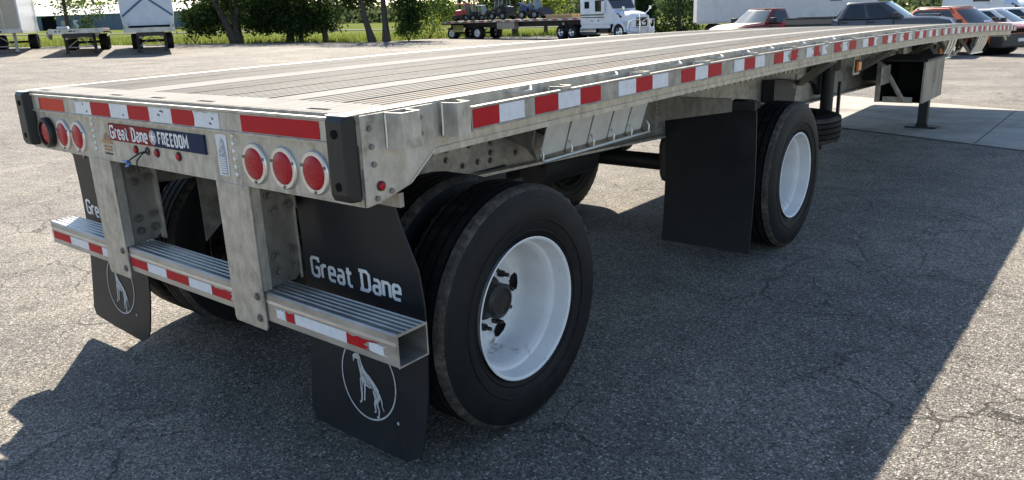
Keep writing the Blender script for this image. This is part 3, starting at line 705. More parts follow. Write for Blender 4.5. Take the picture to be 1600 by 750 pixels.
for xa, xb in ((-0.655, -0.441), (0.441, 0.655)):
    m = MB(); m.prism([(xa+.01, gb-.035), (xb-.006, gb-.035), (xb, gb-.02), (xb, -0.284), (xa, -0.284), (xa, gb-.02)], 'y', 0.000, 0.0095); m.build('guard_post', 'alu', g, remap=T, bev=0.002)
    m = MB(); m.box(xb-.008, xb-.0005, 0.0096, 0.045, gt+.002, -0.2845); m.build('post_side', 'alu', g, remap=T)
    m = MB(); m.box(xa+.0005, xa+.008, 0.0096, 0.045, gt+.002, -0.2845); m.build('post_side', 'alu', g, remap=T)
    for z in (gt-.02, gb+.012): stud(T(xb-.035, 0.0, z), 0.011, 0.010, 'steel_bolt', parent=g, n=6, washer=0.017)
def gtape(x0, x1, mat, torn=0):
    a, b = gb+.030, gt-.048; pts = [(x0, a), (x1, a)]
    if torn:
        for i in range(6): pts.append((x1-RND.random()*torn, a+(b-a)*(i+.5)/6))
    pts += [(x1, b)]
    if torn:
        for i in range(5): pts.append((x1+(x0-x1)*(i+1)/6, b-RND.random()*0.010))
    pts += [(x0, b)]
    m = MB(); m.prism(pts, 'y', 0.0108, 0.0122); m.build('tape', mat, g, remap=T)
for a, b, mt, t in ((-1.315, -1.10, 'tape_red', 0), (-1.10, -0.885, 'tape_white', 0), (-0.885, -0.735, 'tape_red', 0), (-0.735, -0.66, 'tape_white', 0), (-0.435, -0.275, 'tape_red', 0), (-0.275, -0.105, 'tape_white', 0), (-0.105, 0.085, 'tape_red', 0), (0.085, 0.265, 'tape_white', 0), (0.265, 0.420, 'tape_red', 0.02), (0.42, 0.437, 'tape_white', .01),
                    (0.715, 0.775, 'tape_white', .01), (0.775, 0.830, 'tape_red', .01), (0.830, 1.12, 'tape_white', 0.0), (1.12, 1.29, 'tape_red', 0.10), (1.235, 1.325, 'tape_white', .03)):
    gtape(a, b-.001, mt, t)

# --- mud flaps with the maker's lettering and dog-in-a-ring emblem
def dog_quads():
    """standing dog, head to the left, drawn with tapering strokes in a unit box"""
    def tap(pts, ws):
        out = []
        P = [Vector(p) for p in pts]
        for i in range(len(P)-1):
            d = (P[i+1]-P[i]).normalized(); n = Vector((-d.y, d.x))
            d2 = (P[min(i+2, len(P)-1)]-P[i]).normalized(); d0 = (P[i+1]-P[max(i-1, 0)]).normalized()
            n0 = Vector((-d0.y, d0.x)); n1 = Vector((-d2.y, d2.x))
            out.append((P[i]+n0*ws[i]/2, P[i+1]+n1*ws[i+1]/2, P[i+1]-n1*ws[i+1]/2, P[i]-n0*ws[i]/2)); ws = list(ws)
        return out
    q = []
    q += tap([(.13, .86), (.19, .89), (.27, .90), (.31, .88)], [.05, .08, .10, .06])       # head
    q += tap([(.25, .93), (.28, .98)], [.04, .01]); q += tap([(.15, .84), (.14, .80)], [.03, .02])
    q += tap([(.28, .90), (.31, .80), (.36, .70), (.41, .62)], [.08, .10, .14, .20])       # neck and chest
    q += tap([(.36, .68), (.50, .60), (.64, .53), (.76, .44)], [.10, .15, .12, .10])       # back
    q += tap([(.36, .60), (.46, .53), (.58, .49)], [.10, .09, .05])                        # belly
    q += tap([(.34, .58), (.33, .44), (.34, .30), (.32, .22), (.28, .205)], [.09, .055, .04, .035, .045])   # forelegs
    q += tap([(.42, .54), (.42, .42), (.41, .32), (.40, .25)], [.06, .04, .03, .035])
    q += tap([(.72, .47), (.76, .36), (.73, .27), (.78, .18), (.77, .08), (.72, .07)], [.13, .09, .05, .035, .035, .045])   # hind legs
    q += tap([(.66, .46), (.70, .34), (.67, .25), (.70, .15), (.66, .14)], [.08, .06, .04, .03, .04])
    q += tap([(.79, .44), (.85, .34), (.86, .26), (.91, .20)], [.035, .03, .022, .012])    # tail
    return [[(p.x, p.y) for p in f] for f in q]
def mud_flap(x0, x1, y, rz, mirrored, bend):
    """local: u across 0..w, v height; hangs from z 1.08 to 0.05"""
    w = x1-x0; root = empty('mud_flap', (x0, y, 0), rz); root.parent = TR
    # outline of the flap, outer side has the sloping shoulder
    prof = [(.035, 1.09), (.60, 1.09), (.625, .985), (.685, .835), (.70, .70), (.69, .34), (.665, .135), (.63, .07), (.55, .045), (.0, .055), (-.012, .10), (.0, .35), (.02, .60)]
    def warp(u, v):                                  # gentle belly so that it does not hang dead flat
        return 0.030*math.sin((v-.05)/1.04*math.pi*0.9) + 0.02*((u/.7)-.5)**2 + bend*(1-v)*0.05
    def pos(u, v, off=0.0):
        uu = u if not mirrored else w-u
        return (uu, warp(u, v)+off, v)
    # front and back grids
    m = MB(); rows = 24; cols = 8; P2 = []
    def span(v):
        xs = []
        n = len(prof)
        for i in range(n):
            a, b = prof[i], prof[(i+1) % n]
            if (a[1]-v)*(b[1]-v) <= 0 and abs(a[1]-b[1]) > 1e-6: xs.append(a[0]+(b[0]-a[0])*(v-a[1])/(b[1]-a[1]))
        return min(xs), max(xs)
    vs = []; fs = []
    for off in (0.0, 0.008):
        for r in range(rows+1):
            v = 0.0552+(1.0895-0.0552)*r/rows; lo, hi = span(v)
            if r == 0: lo, hi = 0.02, 0.58
            for c in range(cols+1): vs.append(pos(lo+(hi-lo)*c/cols, v, off))
    K = (rows+1)*(cols+1); C1 = cols+1
    for s in (0, K):
        for r in range(rows):
            for c in range(cols): fs.append((s+r*C1+c, s+r*C1+c+1, s+(r+1)*C1+c+1, s+(r+1)*C1+c))
    for r in range(rows):
        for c in (0, cols): fs.append((r*C1+c, (r+1)*C1+c, K+(r+1)*C1+c, K+r*C1+c))
    for r in (0, rows):
        for c in range(cols): fs.append((r*C1+c, r*C1+c+1, K+r*C1+c+1, K+r*C1+c))
    m.add(vs, fs); m.build('flap_sheet', 'flap_rubber', root, True)
    def txt(a, b):
        uu = 0.075+a; v = 0.705+b
        u = uu if not mirrored else w-uu
        return (uu, warp(u, v)-0.0025, v)
    letters('Great Dane', 0.076, 0.175, 0.17, 0.515, txt, 'letter', 'white_print', root)
    # ring and dog
    cx, cz, R1, R0 = 0.370 if not mirrored else w-0.370, 0.335, 0.168, 0.161
    def ring(a, b):
        u = a if not mirrored else w-a
        return (a, warp(u, b)-0.0025, b)
    rq = []
    for i in range(64):
        a0, a1 = 2*math.pi*i/64, 2*math.pi*(i+1)/64
        rq.append([(cx+R1*.95*math.cos(a0), cz+R1*math.sin(a0)), (cx+R1*.95*math.cos(a1), cz+R1*math.sin(a1)), (cx+R0*.95*math.cos(a1), cz+R0*math.sin(a1)), (cx+R0*.95*math.cos(a0), cz+R0*math.sin(a0))])
    flat(rq, ring).build('emblem_ring', 'grey_print', root)
    dq = [[(cx-0.115+p[0]*0.225, cz-0.165+p[1]*0.275) for p in f] for f in dog_quads()]
    mm = MB()
    for i, f in enumerate(dq):
        mm.add([(a, ring(a, b)[1]-0.00002*i, b) for a, b in f], [tuple(range(4))])
    mm.build('dog_emblem', 'grey_print', root)
    lines = strokes([[(.37, .66), (.44, .60), (.50, .56)], [(.33, .56), (.34, .44)], [(.52, .58), (.62, .50), (.70, .42)], [(.72, .44), (.74, .36)], [(.30, .86), (.33, .74)], [(.46, .54), (.56, .50)]], .016)
    lq = [[(cx-0.115+p.x*0.225, cz-0.165+p.y*0.275) for p in f] for f in lines]
    mm = MB()
    for f in lq: mm.add([(a, ring(a, b)[1]-0.0008, b) for a, b in f], [tuple(range(4))])
    tag(mm.build('dog_shading', 'dark_print', root), kind='stuff')
    mk = [[(cx+.165+.007*math.cos(t), cz-.135+.007*math.sin(t)) for t in [k_*math.pi/4 for k_ in range(8)]]]
    flat(mk, ring).build('trade_mark_dot', 'grey_print', root)
    m = MB(); m.bar((0.02, 0.014, 1.085), (w-.05, 0.014, 1.085), 0.02, 0.05); m.build('flap_hanger', 'alu_dull', root)
    for k_ in range(4):
        m = MB(); u_ = .10+k_*.14; m.cyl((u_, .004, 1.062), (u_, -.010, 1.062), .011, 6); m.build('flap_bolt', 'steel_bolt', root)
    return root
mud_flap(0.545, 1.245, 0.225, 0.0, False, 0.0)
lf = mud_flap(-1.425, -0.725, 0.165, math.radians(1), False, 0.0); lf.scale = (0.94, 1, 0.955); lf.location.z = 0.05; lf.rotation_euler.y = 0.07
# plain flap ahead of the front axle, on an aluminium bracket
for sx in (1, -1):
    a, b = sorted((sx*0.60, sx*1.235))
    m = MB(); n = 10; vs = []
    for i in range(n+1):
        v = 0.115+(1.045-.115)*i/n; yy = 3.17+0.035*math.sin(i/n*3.0)
        vs += [(a, yy, v), (b, yy, v), (b, yy+.010, v), (a, yy+.010, v)]
    fs = [(0, 1, 2, 3), tuple(4*n+k for k in (3, 2, 1, 0))]
    for i in range(n):
        for j in range(4): fs.append((4*i+j, 4*i+(j+1) % 4, 4*i+4+(j+1) % 4, 4*i+4+j))
    m.add(vs, fs); part(m, 'plain_flap', 'flap_rubber', smooth=True, deck=False)
    m = MB(); m.prism([(sx*0.54, -.325), (sx*1.09, -.325), (sx*1.09, -.398), (sx*0.54, -.490)], 'y', 3.135, 3.141); m.prism([(sx*0.54, -.325), (sx*1.09, -.325), (sx*1.09, -.319), (sx*0.54, -.319)], 'y', 3.13, 3.17); br = part(m, 'flap_bracket', 'alu')
    for z in (-.345, -.37, -.395, -.42, -.455): stud(T(sx*.565, 3.135, z), .008, .006, 'rivet', n=8)
    m = MB(); m.box(min(sx*.60, sx*1.235), max(sx*.60, sx*1.235), 3.150, 3.168, -.385, -.335); part(m, 'flap_clamp', 'black_steel')

# --- wheels
def tyre_profile(w=0.135, r=0.515):
    p = [(-.100, .292), (-.112, .305), (-.127, .345), (-.135, .395), (-.134, .425), (-.128, .455), (-.121, .478), (-.1165, .490), (-.113, .500), (-.106, r-.006)]
    for g in (-.074, -.026, .026, .074):
        p += [(g-.0065, r-.0015), (g-.005, r-.013), (g+.005, r-.013), (g+.0065, r-.0015)]
    return p + [(-a, b) for a, b in p[9::-1]]
def make_wheel(face='wheel_white'):
    root = empty('wheel', (0, 0, 0))
    n = 96; m = MB(); prof = tyre_profile()
    m.lathe(prof, 'x', n=n)
    # shoulder lugs: small notches all round each tread edge, and lettering bands on the sidewall
    k = len(prof)
    m.mi = []
    for i in range(n):
        for j in range(k-1): m.mi.append(0 if 10 <= j <= k-12 else (2 if 7 <= j <= k-9 else 1))
    vs = list(m.v)
    for i in range(n):
        for j in range(k):
            if prof[j][1] > 0.495 and abs(prof[j][0]) > 0.10 and i % 2 == 0:
                x, y, z = vs[i*k+j]; f = 0.988; vs[i*k+j] = (x*0.965, y*f, z*f)
    m.v = vs
    m.mi = [3 if (q == 0 and (j % (k-1) - 10) % 4 in (0, 1, 2) and prof[j % (k-1)][1]+prof[j % (k-1)+1][1] < 2*.515-.012) else q for j, q in enumerate(m.mi)]
    m.build('tyre', ['tyre', 'tyre_side', 'tyre_shoulder', 'dark_void'], root, True)
    m = MB(); m.lathe([(.1335, .372), (.1362, .374), (.1362, .378), (.1335, .380)], 'x', n=64); m.lathe([(.121, .325), (.1245, .327), (.1245, .331), (.122, .333)], 'x', n=64); m.build('sidewall_ring', 'tyre_side', root, True)
    m = MB()
    for i in range(120):
        a = 2*math.pi*i/120; ca, sa = math.cos(a), math.sin(a)
        m.bar((.1278, .446*ca, .446*sa), (.1238, .466*ca, .466*sa), .006, .004, (1, 0, 0))
    tag(m.build('sidewall_ribs', 'tyre_side', root), kind='stuff')
    # barrel of the rim, deep dish
    m = MB(); m.lathe([(.104, .286), (.118, .297), (.124, .302), (.126, .297), (.120, .289), (.100, .284), (.060, .280), (.050, .278), (.047, .266), (.036, .258), (.014, .252), (-.060, .248), (-.085, .246), (-.100, .242), (-.118, .2365)], 'x', n=72); m.build('rim', face, root, True)
    # disc with hand holes
    m = MB(); na, nr = 180, 26; vs = []; fs = []
    def dx(r): return -.118 + 0.014*sstep(.237, .20, r) - 0.010*sstep(.18, .15, r)
    for i in range(na):
        a = 2*math.pi*i/na
        for j in range(nr+1):
            r = .085+(.2365-.085)*j/nr; vs.append((dx(r), r*math.cos(a), r*math.sin(a)))
    for i in range(na):
        for j in range(nr):
            a = 2*math.pi*(i+.5)/na; r = .085+(.2365-.085)*(j+.5)/nr; hole = False
            for h in range(5):
                da = (a-math.radians(12+72*h)+math.pi) % (2*math.pi)-math.pi
                if (da*r/.040)**2+((r-.190)/.030)**2 < 1: hole = True
            if not hole:
                a0 = i*(nr+1)+j; b0 = ((i+1) % na)*(nr+1)+j; fs.append((a0, b0, b0+1, a0+1))
    m.add(vs, fs); m.build('disc', face, root, True)
    m = MB(); m.lathe([(-.128, .2355), (-.150, .225), (-.155, .06)], 'x', n=40); m.build('brake_drum', 'drum', root, True)
    m = MB(); m.lathe([(-.116, .100), (-.106, .098), (-.100, .082), (-.062, .074), (-.056, .078), (-.028, .076), (-.020, .066), (-.016, .060), (-.018, .055), (-.023, .053), (-.023, .0005)], 'x', n=36); m.build('hub', 'hub_grey', root, True)
    for i in range(10):
        a = math.radians(10+36*i); m = MB(); c = (.128*math.cos(a), .128*math.sin(a))
        m.cyl((-.116, *c), (-.092, *c), .017, 6); m.cyl((-.092, *c), (-.062, *c), .0095, 8); m.build('lug_nut', 'hub_grey', root)
    return root
wheel = make_wheel(); wheel.parent = TR
inner = make_wheel('drum'); inner.parent = TR; first_in = True
YA = (0.827, 3.890); first = True
for ya in YA:
    for sx in (1, -1):
        for x in (1.135, 0.800):
            flip = (sx > 0) != (x > 1)                 # inner wheel faces the other way
            loc = (sx*x, ya, 0.512); rot = (RND.random()*0.5 if x < 1 or ya > 2 or sx < 0 else math.radians(-6), 0, 0 if not flip else math.pi)
            if first: wheel.location = loc; wheel.rotation_euler = rot; first = False
            elif x < 1 and first_in: inner.location = loc; inner.rotation_euler = rot; first_in = False
            else: dup(wheel if x > 1 else inner, TR, loc, rot)
# --- running gear
for ya in YA:
    m = MB(); m.cyl((-1.0, ya, .512), (1.0, ya, .512), .066, 16); part(m, 'axle', 'black_steel', smooth=True, deck=False)
    for sx in (1, -1):
        m = MB(); m.prism([(ya+.50, .92), (ya+.74, .92), (ya+.70, .52), (ya+.62, .50), (ya+.54, .54)], 'x', sx*.52-.03, sx*.52+.03); part(m, 'suspension_hanger', 'black_steel', deck=False, bev=.004)
        m = MB(); m.tube([(sx*.52, ya+.63, .57), (sx*.52, ya+.25, .50), (sx*.52, ya, .44), (sx*.52, ya-.32, .46)], .05, 8); part(m, 'trailing_arm', 'black_steel', smooth=True, deck=False)
        if ya < 2: continue
        m = MB(); m.lathe([(.46, .08), (.47, .12), (.52, .135), (.58, .125), (.63, .14), (.72, .138), (.80, .12), (.86, .10), (.90, .09)], 'z', (sx*.52, ya-.34, 0), 24); part(m, 'air_spring', 'bumper_rubber', smooth=True, deck=False)
        m = MB(); m.lathe([(0, .03), (.01, .085), (.08, .09), (.09, .095), (.10, .09), (.18, .085), (.19, .03)], 'y', (sx*.33, ya+.14, .60), 18); part(m, 'brake_chamber', 'black_steel', smooth=True, deck=False)
        m = MB(); m.cyl((sx*.44, ya+.06, .56), (sx*.44, ya+.30, .93), .025, 10); part(m, 'shock_absorber', 'black_steel', smooth=True, deck=False)
m = MB(); m.cyl((-.25, 2.1, .70), (-.25, 3.0, .70), .13, 18); part(m, 'air_tank', 'black_steel', smooth=True, deck=False)
m = MB(); m.cyl((.15, 2.3, .72), (.15, 2.9, .72), .11, 18); part(m, 'air_tank', 'black_steel', smooth=True, deck=False)
for pts in ([(.1, 3.4, .78), (-.1, 3.2, .66), (-.3, 3.1, .62), (-.5, 3.2, .70), (-.55, 3.4, .8)], [(-.2, 3.5, .75), (-.35, 3.3, .60), (-.5, 3.25, .58), (-.62, 3.4, .75)], [(.3, 2.0, .85), (.2, 2.4, .72), (.25, 3.0, .75), (.3, 3.6, .8)]):
    m = MB(); m.tube(pts, .010, 6); part(m, 'air_hose', 'wire_black', smooth=True, deck=False)
for y in (1.55, 2.35, 4.75, 5.6, 7.0, 8.4):
    m = MB(); m.box(-.52, .52, y-.03, y+.03, -.46, -.30); part(m, 'frame_brace', 'alu_dull')
# --- chain rack on the beam: five bent plates behind a rod
g = empty('chain_rack', (0, 0, 0)); g.parent = TR
RX = 0.74
ys = [1.60, 1.82, 2.03, 2.235, 2.43, 2.62]
for i in range(5):
    a, b = ys[i]+.006, ys[i+1]-.010
    pr = [(RX+.03, -.232), (RX+.055, -.240), (RX+.060, -.262), (RX+.050, -.30), (RX+.030, -.36), (RX+.012, -.42), (RX+.004, -.45), (RX-.002, -.448), (RX+.005, -.42), (RX+.024, -.36), (RX+.043, -.30), (RX+.053, -.262), (RX+.049, -.246), (RX+.03, -.239)]
    m = MB(); m.extr(pr, a, b, 1); m.build('rack_plate', 'rack_alu_skylit', g, remap=T)
for y in [ys[0]-.03]+ys[1:5]+[ys[5]+.01]:
    m = MB(); m.prism([(BX+.006, -.24), (RX+.02, -.235), (RX-.02, -.40), (RX+.02, -.465), (RX+.01, -.475), (RX-.05, -.41), (BX+.006, -.36)], 'y', y-.004, y+.004); m.build('rack_rib', 'alu_dull', g, remap=T)
    m = MB(); m.tube([(RX+.045, y+.002, -.468), (RX+.05, y+.002, -.43), (RX+.03, y+.002, -.40)], .006, 6); m.build('rod_loop', 'alu_bright', g, True, remap=T)
m = MB(); m.tube([(RX+.047, ys[0]-.03, -.470), (RX+.047, ys[5]+.02, -.470)], .010, 8); m.build('rod', 'alu_bright', g, True, remap=T)
m = MB(); m.prism([(ys[0]-.05, -.215), (ys[0]-.01, -.225), (ys[0]-.005, -.30), (ys[0]-.06, -.25)], 'x', RX-.1, RX+.03); m.build('rack_bracket', 'black_steel', g, remap=T)
# --- braces from beam to rail, black hanger gussets
for y in (4.65, 6.45, 8.1):
    m = MB(); m.bar((BX+.02, y+1.25, -.47), (1.22, y, -.175), 0.050, 0.050, (0, 0, 1)); part(m, 'side_brace', 'alu')
    m = MB(); m.box(BX+.006, BX+.016, y+1.17, y+1.33, -.58, -.38); part(m, 'brace_foot', 'alu_dull')
for y, dy in ((5.0, .5),):
    m = MB(); m.prism([(y, -.37), (y+.38, -.39), (y+dy, -.50), (y+dy, -.62), (y, -.56)], 'x', BX+.02, BX+.12); part(m, 'gusset_box', 'black_steel')
# --- spare wheel carried flat in a rack
sp = dup(wheel, TR, (0.42, 5.90, 0.545), (0, math.radians(90), 0)); sp.name = 'spare_wheel'
for y in (5.75, 6.2):
    m = MB(); m.box(-.45, .84, y-.02, y+.02, .375, .405); part(m, 'spare_rack_bar', 'black_steel', deck=False)
for x in (.35, .82):
    m = MB(); m.box(x-.012, x+.012, 6.19, 6.23, .39, .95); part(m, 'spare_rack_hanger', 'black_steel', deck=False)
m = MB(); m.prism([(6.10, -.34), (6.46, -.34), (6.46, -.62), (6.36, -.62), (6.24, -.50), (6.10, -.46)], 'x', BX+.008, BX+.05); part(m, 'spare_hanger_post', 'black_steel')
m = MB(); m.cyl((BX+.12, 6.40, .52), (BX+.12, 6.40, 1.08), .060, 14); part(m, 'crank_post', 'black_steel', smooth=True, deck=False)
m = MB(); m.box(BX+.055, BX+.17, 6.34, 6.62, -.40, -.22); part(m, 'bracket_box', 'black_steel', bev=.02)
m = MB(); m.prism([(0.42, -.284), (1.05, -.30), (1.05, -.47), (0.78, -.50), (0.42, -.78)], 'x', -.500, -.494); part(m, 'frame_gusset', 'alu_dull')
# bracket plate with the amber marker
for y in (6.52, 10.2):
    m = MB(); m.box(.86, .872, y-.10, y+.10, -.43, -.16); part(m, 'marker_bracket', 'alu')
    m = MB(); m.box(.872, .905, y-.050, y+.050, -.395, -.300); o = part(m, 'amber_marker', 'lens_amber', bev=.010, seg=2)
    m = MB(); m.box(.868, .880, y-.062, y+.062, -.41, -.288); m.build('marker_base', 'bumper_rubber', o, remap=T)
# --- tool box: open dark end towards the rear, pale side with a number
g = empty('tool_box', (0, 0, 0)); g.parent = TR
bx0, bx1, by0, by1, bz0, bz1 = .71, 1.20, 7.90, 8.85, .575, 1.02
t = .012
for nm, mt, a in (('box_inner_side', 'black_steel', (bx0, bx0+t, by0, by1, bz0, bz1)), ('box_front', 'black_steel', (bx0+t+.001, bx1-t-.001, by1-t, by1, bz0, bz1)), ('box_floor', 'black_steel', (bx0+t+.001, bx1-t-.001, by0+.02, by1-t-.001, bz0, bz0+t)),
                  ('box_roof', 'black_steel', (bx0-.01, bx1+.02, by0-.03, by1+.03, bz1+.001, bz1+.025)), ('box_outer_side', 'hanger_alu', (bx1-t, bx1, by0+.002, by1, bz0, bz1))):
    m = MB(); m.box(*a); m.build(nm, mt, g)
for nm, a in (('frame_stile', (bx0, bx0+.055, by0-.010, by0-.001, bz0, bz1)), ('frame_sill', (bx0+.086, bx1-.10, by0-.010, by0-.001, bz0, bz0+.065)), ('frame_stile', (bx1-.020, bx1, by0-.010, by0-.001, bz0, bz1))):
    m = MB(); m.box(*a); m.build(nm, 'alu', g)
m = MB(); m.bar((bx0+.06, by0-.03, bz1-.03), (bx0+.32, by0-.03, bz0+.02), .012, .065, (0, 1, 0)); m.build('door_stay', 'alu_bright', g)
m = MB(); m.bar((bx0+.06, by0-.03, bz1-.03), (bx0+.30, by0-.03, bz0+.03), .05, .008, (0, 1, 0)); m.build('stay_plate', 'alu', g)
letters('5', .13, .17, .2, .07, lambda a, b: (bx1+.0015, by0+.46+a, bz0+.20+b), 'number', 'dark_print', g)
for y in (8.05, 8.6):
    m = MB(); m.box(.54, .709, y-.04, y+.04, .80, .95); m.build('mount', 'black_steel', g)
m = MB(); m.box(.86, .875, 7.45, 7.80, .80, 1.00); m.build('side_flap', 'alu_dull', g, bev=.003)
# --- landing gear
for sx in (1, -1):
    g = empty('landing_leg', (sx*.80, 10.05, 0)); g.parent = TR
    m = MB(); m.box(-.075, .075, -.075, .075, .42, 1.12); m.build('outer_tube', 'black_steel', g, bev=.006)
    m = MB(); m.box(-.058, .058, -.058, .058, .06, .42); m.build('inner_tube', 'black_steel', g, bev=.004)
    m = MB(); m.box(-.19, .19, -.13, .13, .012, .032); m.build('foot', 'black_steel', g, bev=.004)
    m = MB(); m.prism([(-.08, .032), (.08, .032), (.05, .10), (-.05, .10)], 'y', -.04, .04); m.build('foot_pivot', 'black_steel', g)
    m = MB(); m.box(-.095, -.076 if sx > 0 else .0, -.06, .06, .80, 1.05); m.build('gear_box', 'black_steel', g)
m = MB(); m.cyl((-.72, 10.05, .92), (.72, 10.05, .92), .022, 10); part(m, 'cross_shaft', 'black_steel', smooth=True, deck=False)
m = MB(); m.bar((-.72, 10.05, .60), (.72, 10.05, .60), .05, .05); part(m, 'leg_brace', 'black_steel', deck=False)
for sx in (1, -1):
    m = MB(); m.bar((sx*.78, 10.0, .55), (sx*.55, 8.6, .95), .05, .05); part(m, 'leg_stay', 'black_steel', deck=False)
m = MB(); m.box(.60, .72, 9.90, 10.25, -.33, -.17); part(m, 'leg_mount', 'black_steel')
m = MB(); m.box(.56, .62, 9.4, 9.62, -.47, -.18); part(m, 'leg_web', 'alu')
# --- front coupler plate, hanging racks near the nose
m = MB(); m.box(-.6, .6, 10.4, 12.7, -.20, -.185); part(m, 'coupler_plate', 'black_steel')
m = MB(); m.lathe([(-.36, .045), (-.33, .045), (-.325, .03), (-.27, .03), (-.265, .05), (-.20, .05)], 'z', TV(0, 12.0, 0), 16); part(m, 'king_pin', 'steel_bolt', smooth=True, deck=False)
for y0, n in ((9.05, 3), (11.0, 5)):
    g = empty('strap_rack', (0, 0, 0)); g.parent = TR
    for i in range(n):
        y = y0+i*.17
        pr = [(1.16, -.175), (1.19, -.18), (1.17, -.28), (1.12, -.40), (1.10, -.402), (1.15, -.28)]
        m = MB(); m.extr(pr, y, y+.11, 1); m.build('rack_plate', 'alu_bright', g, remap=T)
    m = MB(); m.tube([(1.12, y0-.08, -.405), (1.12, y0+n*.17, -.405)], .012, 6); m.build('rod', 'alu_bright', g, True, remap=T)
    for y in (y0-.07, y0+n*.17-.02):
        m = MB(); m.bar((1.12, y, -.405), (.95, y, -.17), .012, .04); m.build('rack_rib', 'alu_dull', g, remap=T)
m = MB(); m.box(-1.28, 1.28, L_TR+.001, L_TR+.03, -.20, -.004); part(m, 'nose_panel', 'alu')
m = MB(); m.bar((1.25, L_TR-.35, -.17), (1.25, L_TR-.05, -.24), .02, .03); part(m, 'nose_hook', 'alu_dull')
for pts in ([(1.0, 10.0, -.2), (1.02, 10.3, -.38), (1.0, 10.8, -.36), (1.0, 11.2, -.22)], [(.9, 10.1, -.2), (.95, 10.5, -.42), (.95, 10.9, -.40), (.9, 11.3, -.22)]):
    m = MB(); m.tube(pts, .02, 8); part(m, 'coiled_hose', 'alu_dull', smooth=True)

# ------------------------------------------------------------------ vehicles and trailers across the lot
def paint(name, c, rough=0.25, metal=0.0, coat=0.7, dirt=None):
    worn(name, tuple(v*0.94 for v in c), tuple(min(1, v*1.05) for v in c), (rough, rough+.1), metal, 3, (1, 1, 1), dirt, (0.55, 0.68), 0.0, 30, 0.5, coat)
paint('paint_grey', (0.075, 0.080, 0.088), 0.28, 0.4)
paint('paint_orange', (0.52, 0.095, 0.025), 0.25, 0.2)
paint('paint_red', (0.17, 0.020, 0.020), 0.4, 0.0, 0.3)
paint('paint_faded', (0.56, 0.42, 0.32), 0.55, 0.0, 0.1, (0.40, 0.16, 0.11))
paint('paint_white', (0.72, 0.73, 0.74), 0.3)
paint('paint_blue_white', (0.66, 0.70, 0.76), 0.35, 0.0, 0.4)
paint('panel_white', (0.54, 0.56, 0.59), 0.45, 0.0, 0.1, (0.44, 0.45, 0.47))
paint('plastic_black', (0.020, 0.020, 0.022), 0.45, 0.0, 0.0)
paint('chrome', (0.75, 0.76, 0.78), 0.12, 1.0, 0.0)
paint('rim_alloy', (0.55, 0.56, 0.58), 0.25, 0.8, 0.0)
paint('stripe_green', (0.10, 0.16, 0.10), 0.35, 0.0, 0.3)
paint('stripe_black', (0.02, 0.02, 0.02), 0.35, 0.0, 0.3)
paint('lamp_clear', (0.62, 0.65, 0.68), 0.08, 0.3, 0.8)
paint('tarp', (0.50, 0.55, 0.62), 0.55, 0.0, 0.0, (0.40, 0.45, 0.52))
paint('tarp_blue', (0.035, 0.10, 0.20), 0.5, 0.0, 0.0)
paint('machine_blue', (0.020, 0.055, 0.16), 0.35, 0.0, 0.3)
paint('machine_red', (0.42, 0.030, 0.025), 0.4, 0.0, 0.3)
paint('machine_black', (0.018, 0.018, 0.020), 0.45, 0.0, 0.1)
paint('machine_grey', (0.32, 0.34, 0.36), 0.4, 0.2, 0.1)
paint('wood', (0.42, 0.27, 0.14), 0.7, 0.0, 0.0, (0.30, 0.19, 0.10))
worn('glass', (0.012, 0.016, 0.018), (0.020, 0.025, 0.028), (0.03, 0.06), 0.0, 2, (1, 1, 1), None, bmp=0, spec=0.9)
worn('glass_sky', (0.10, 0.135, 0.15), (0.14, 0.175, 0.19), (0.04, 0.08), 0.0, 2, (1, 1, 1), None, bmp=0, spec=0.9)  # paler blue base colour holds a painted sky reflection
worn('bg_alu', (0.40, 0.39, 0.36), (0.55, 0.54, 0.51), (0.4, 0.6), 0.5, 3, (1, 1, 1), (0.20, 0.18, 0.15), (0.55, 0.75), 0.0)
def tread_plate():
    m, nt, b = newmat('tread_plate'); v = coords(nt, (6, 6, 6)); w = N(nt, 'ShaderNodeTexWave', wave_type='BANDS', bands_direction='DIAGONAL'); w.inputs['Scale'].default_value = 1.0; w.inputs['Distortion'].default_value = 0.0
    nt.links.new(v, w.inputs['Vector']); r = ramp(nt, (0.17, 0.15, 0.12), (0.50, 0.45, 0.38), 0.35, 0.65); nt.links.new(w.outputs['Fac'], r.inputs[0]); nt.links.new(r.outputs[0], b.inputs['Base Color'])
    b.inputs['Metallic'].default_value = 0.5; b.inputs['Roughness'].default_value = 0.4; bump(nt, b, w.outputs['Fac'], 0.6, 0.01)
tread_plate()

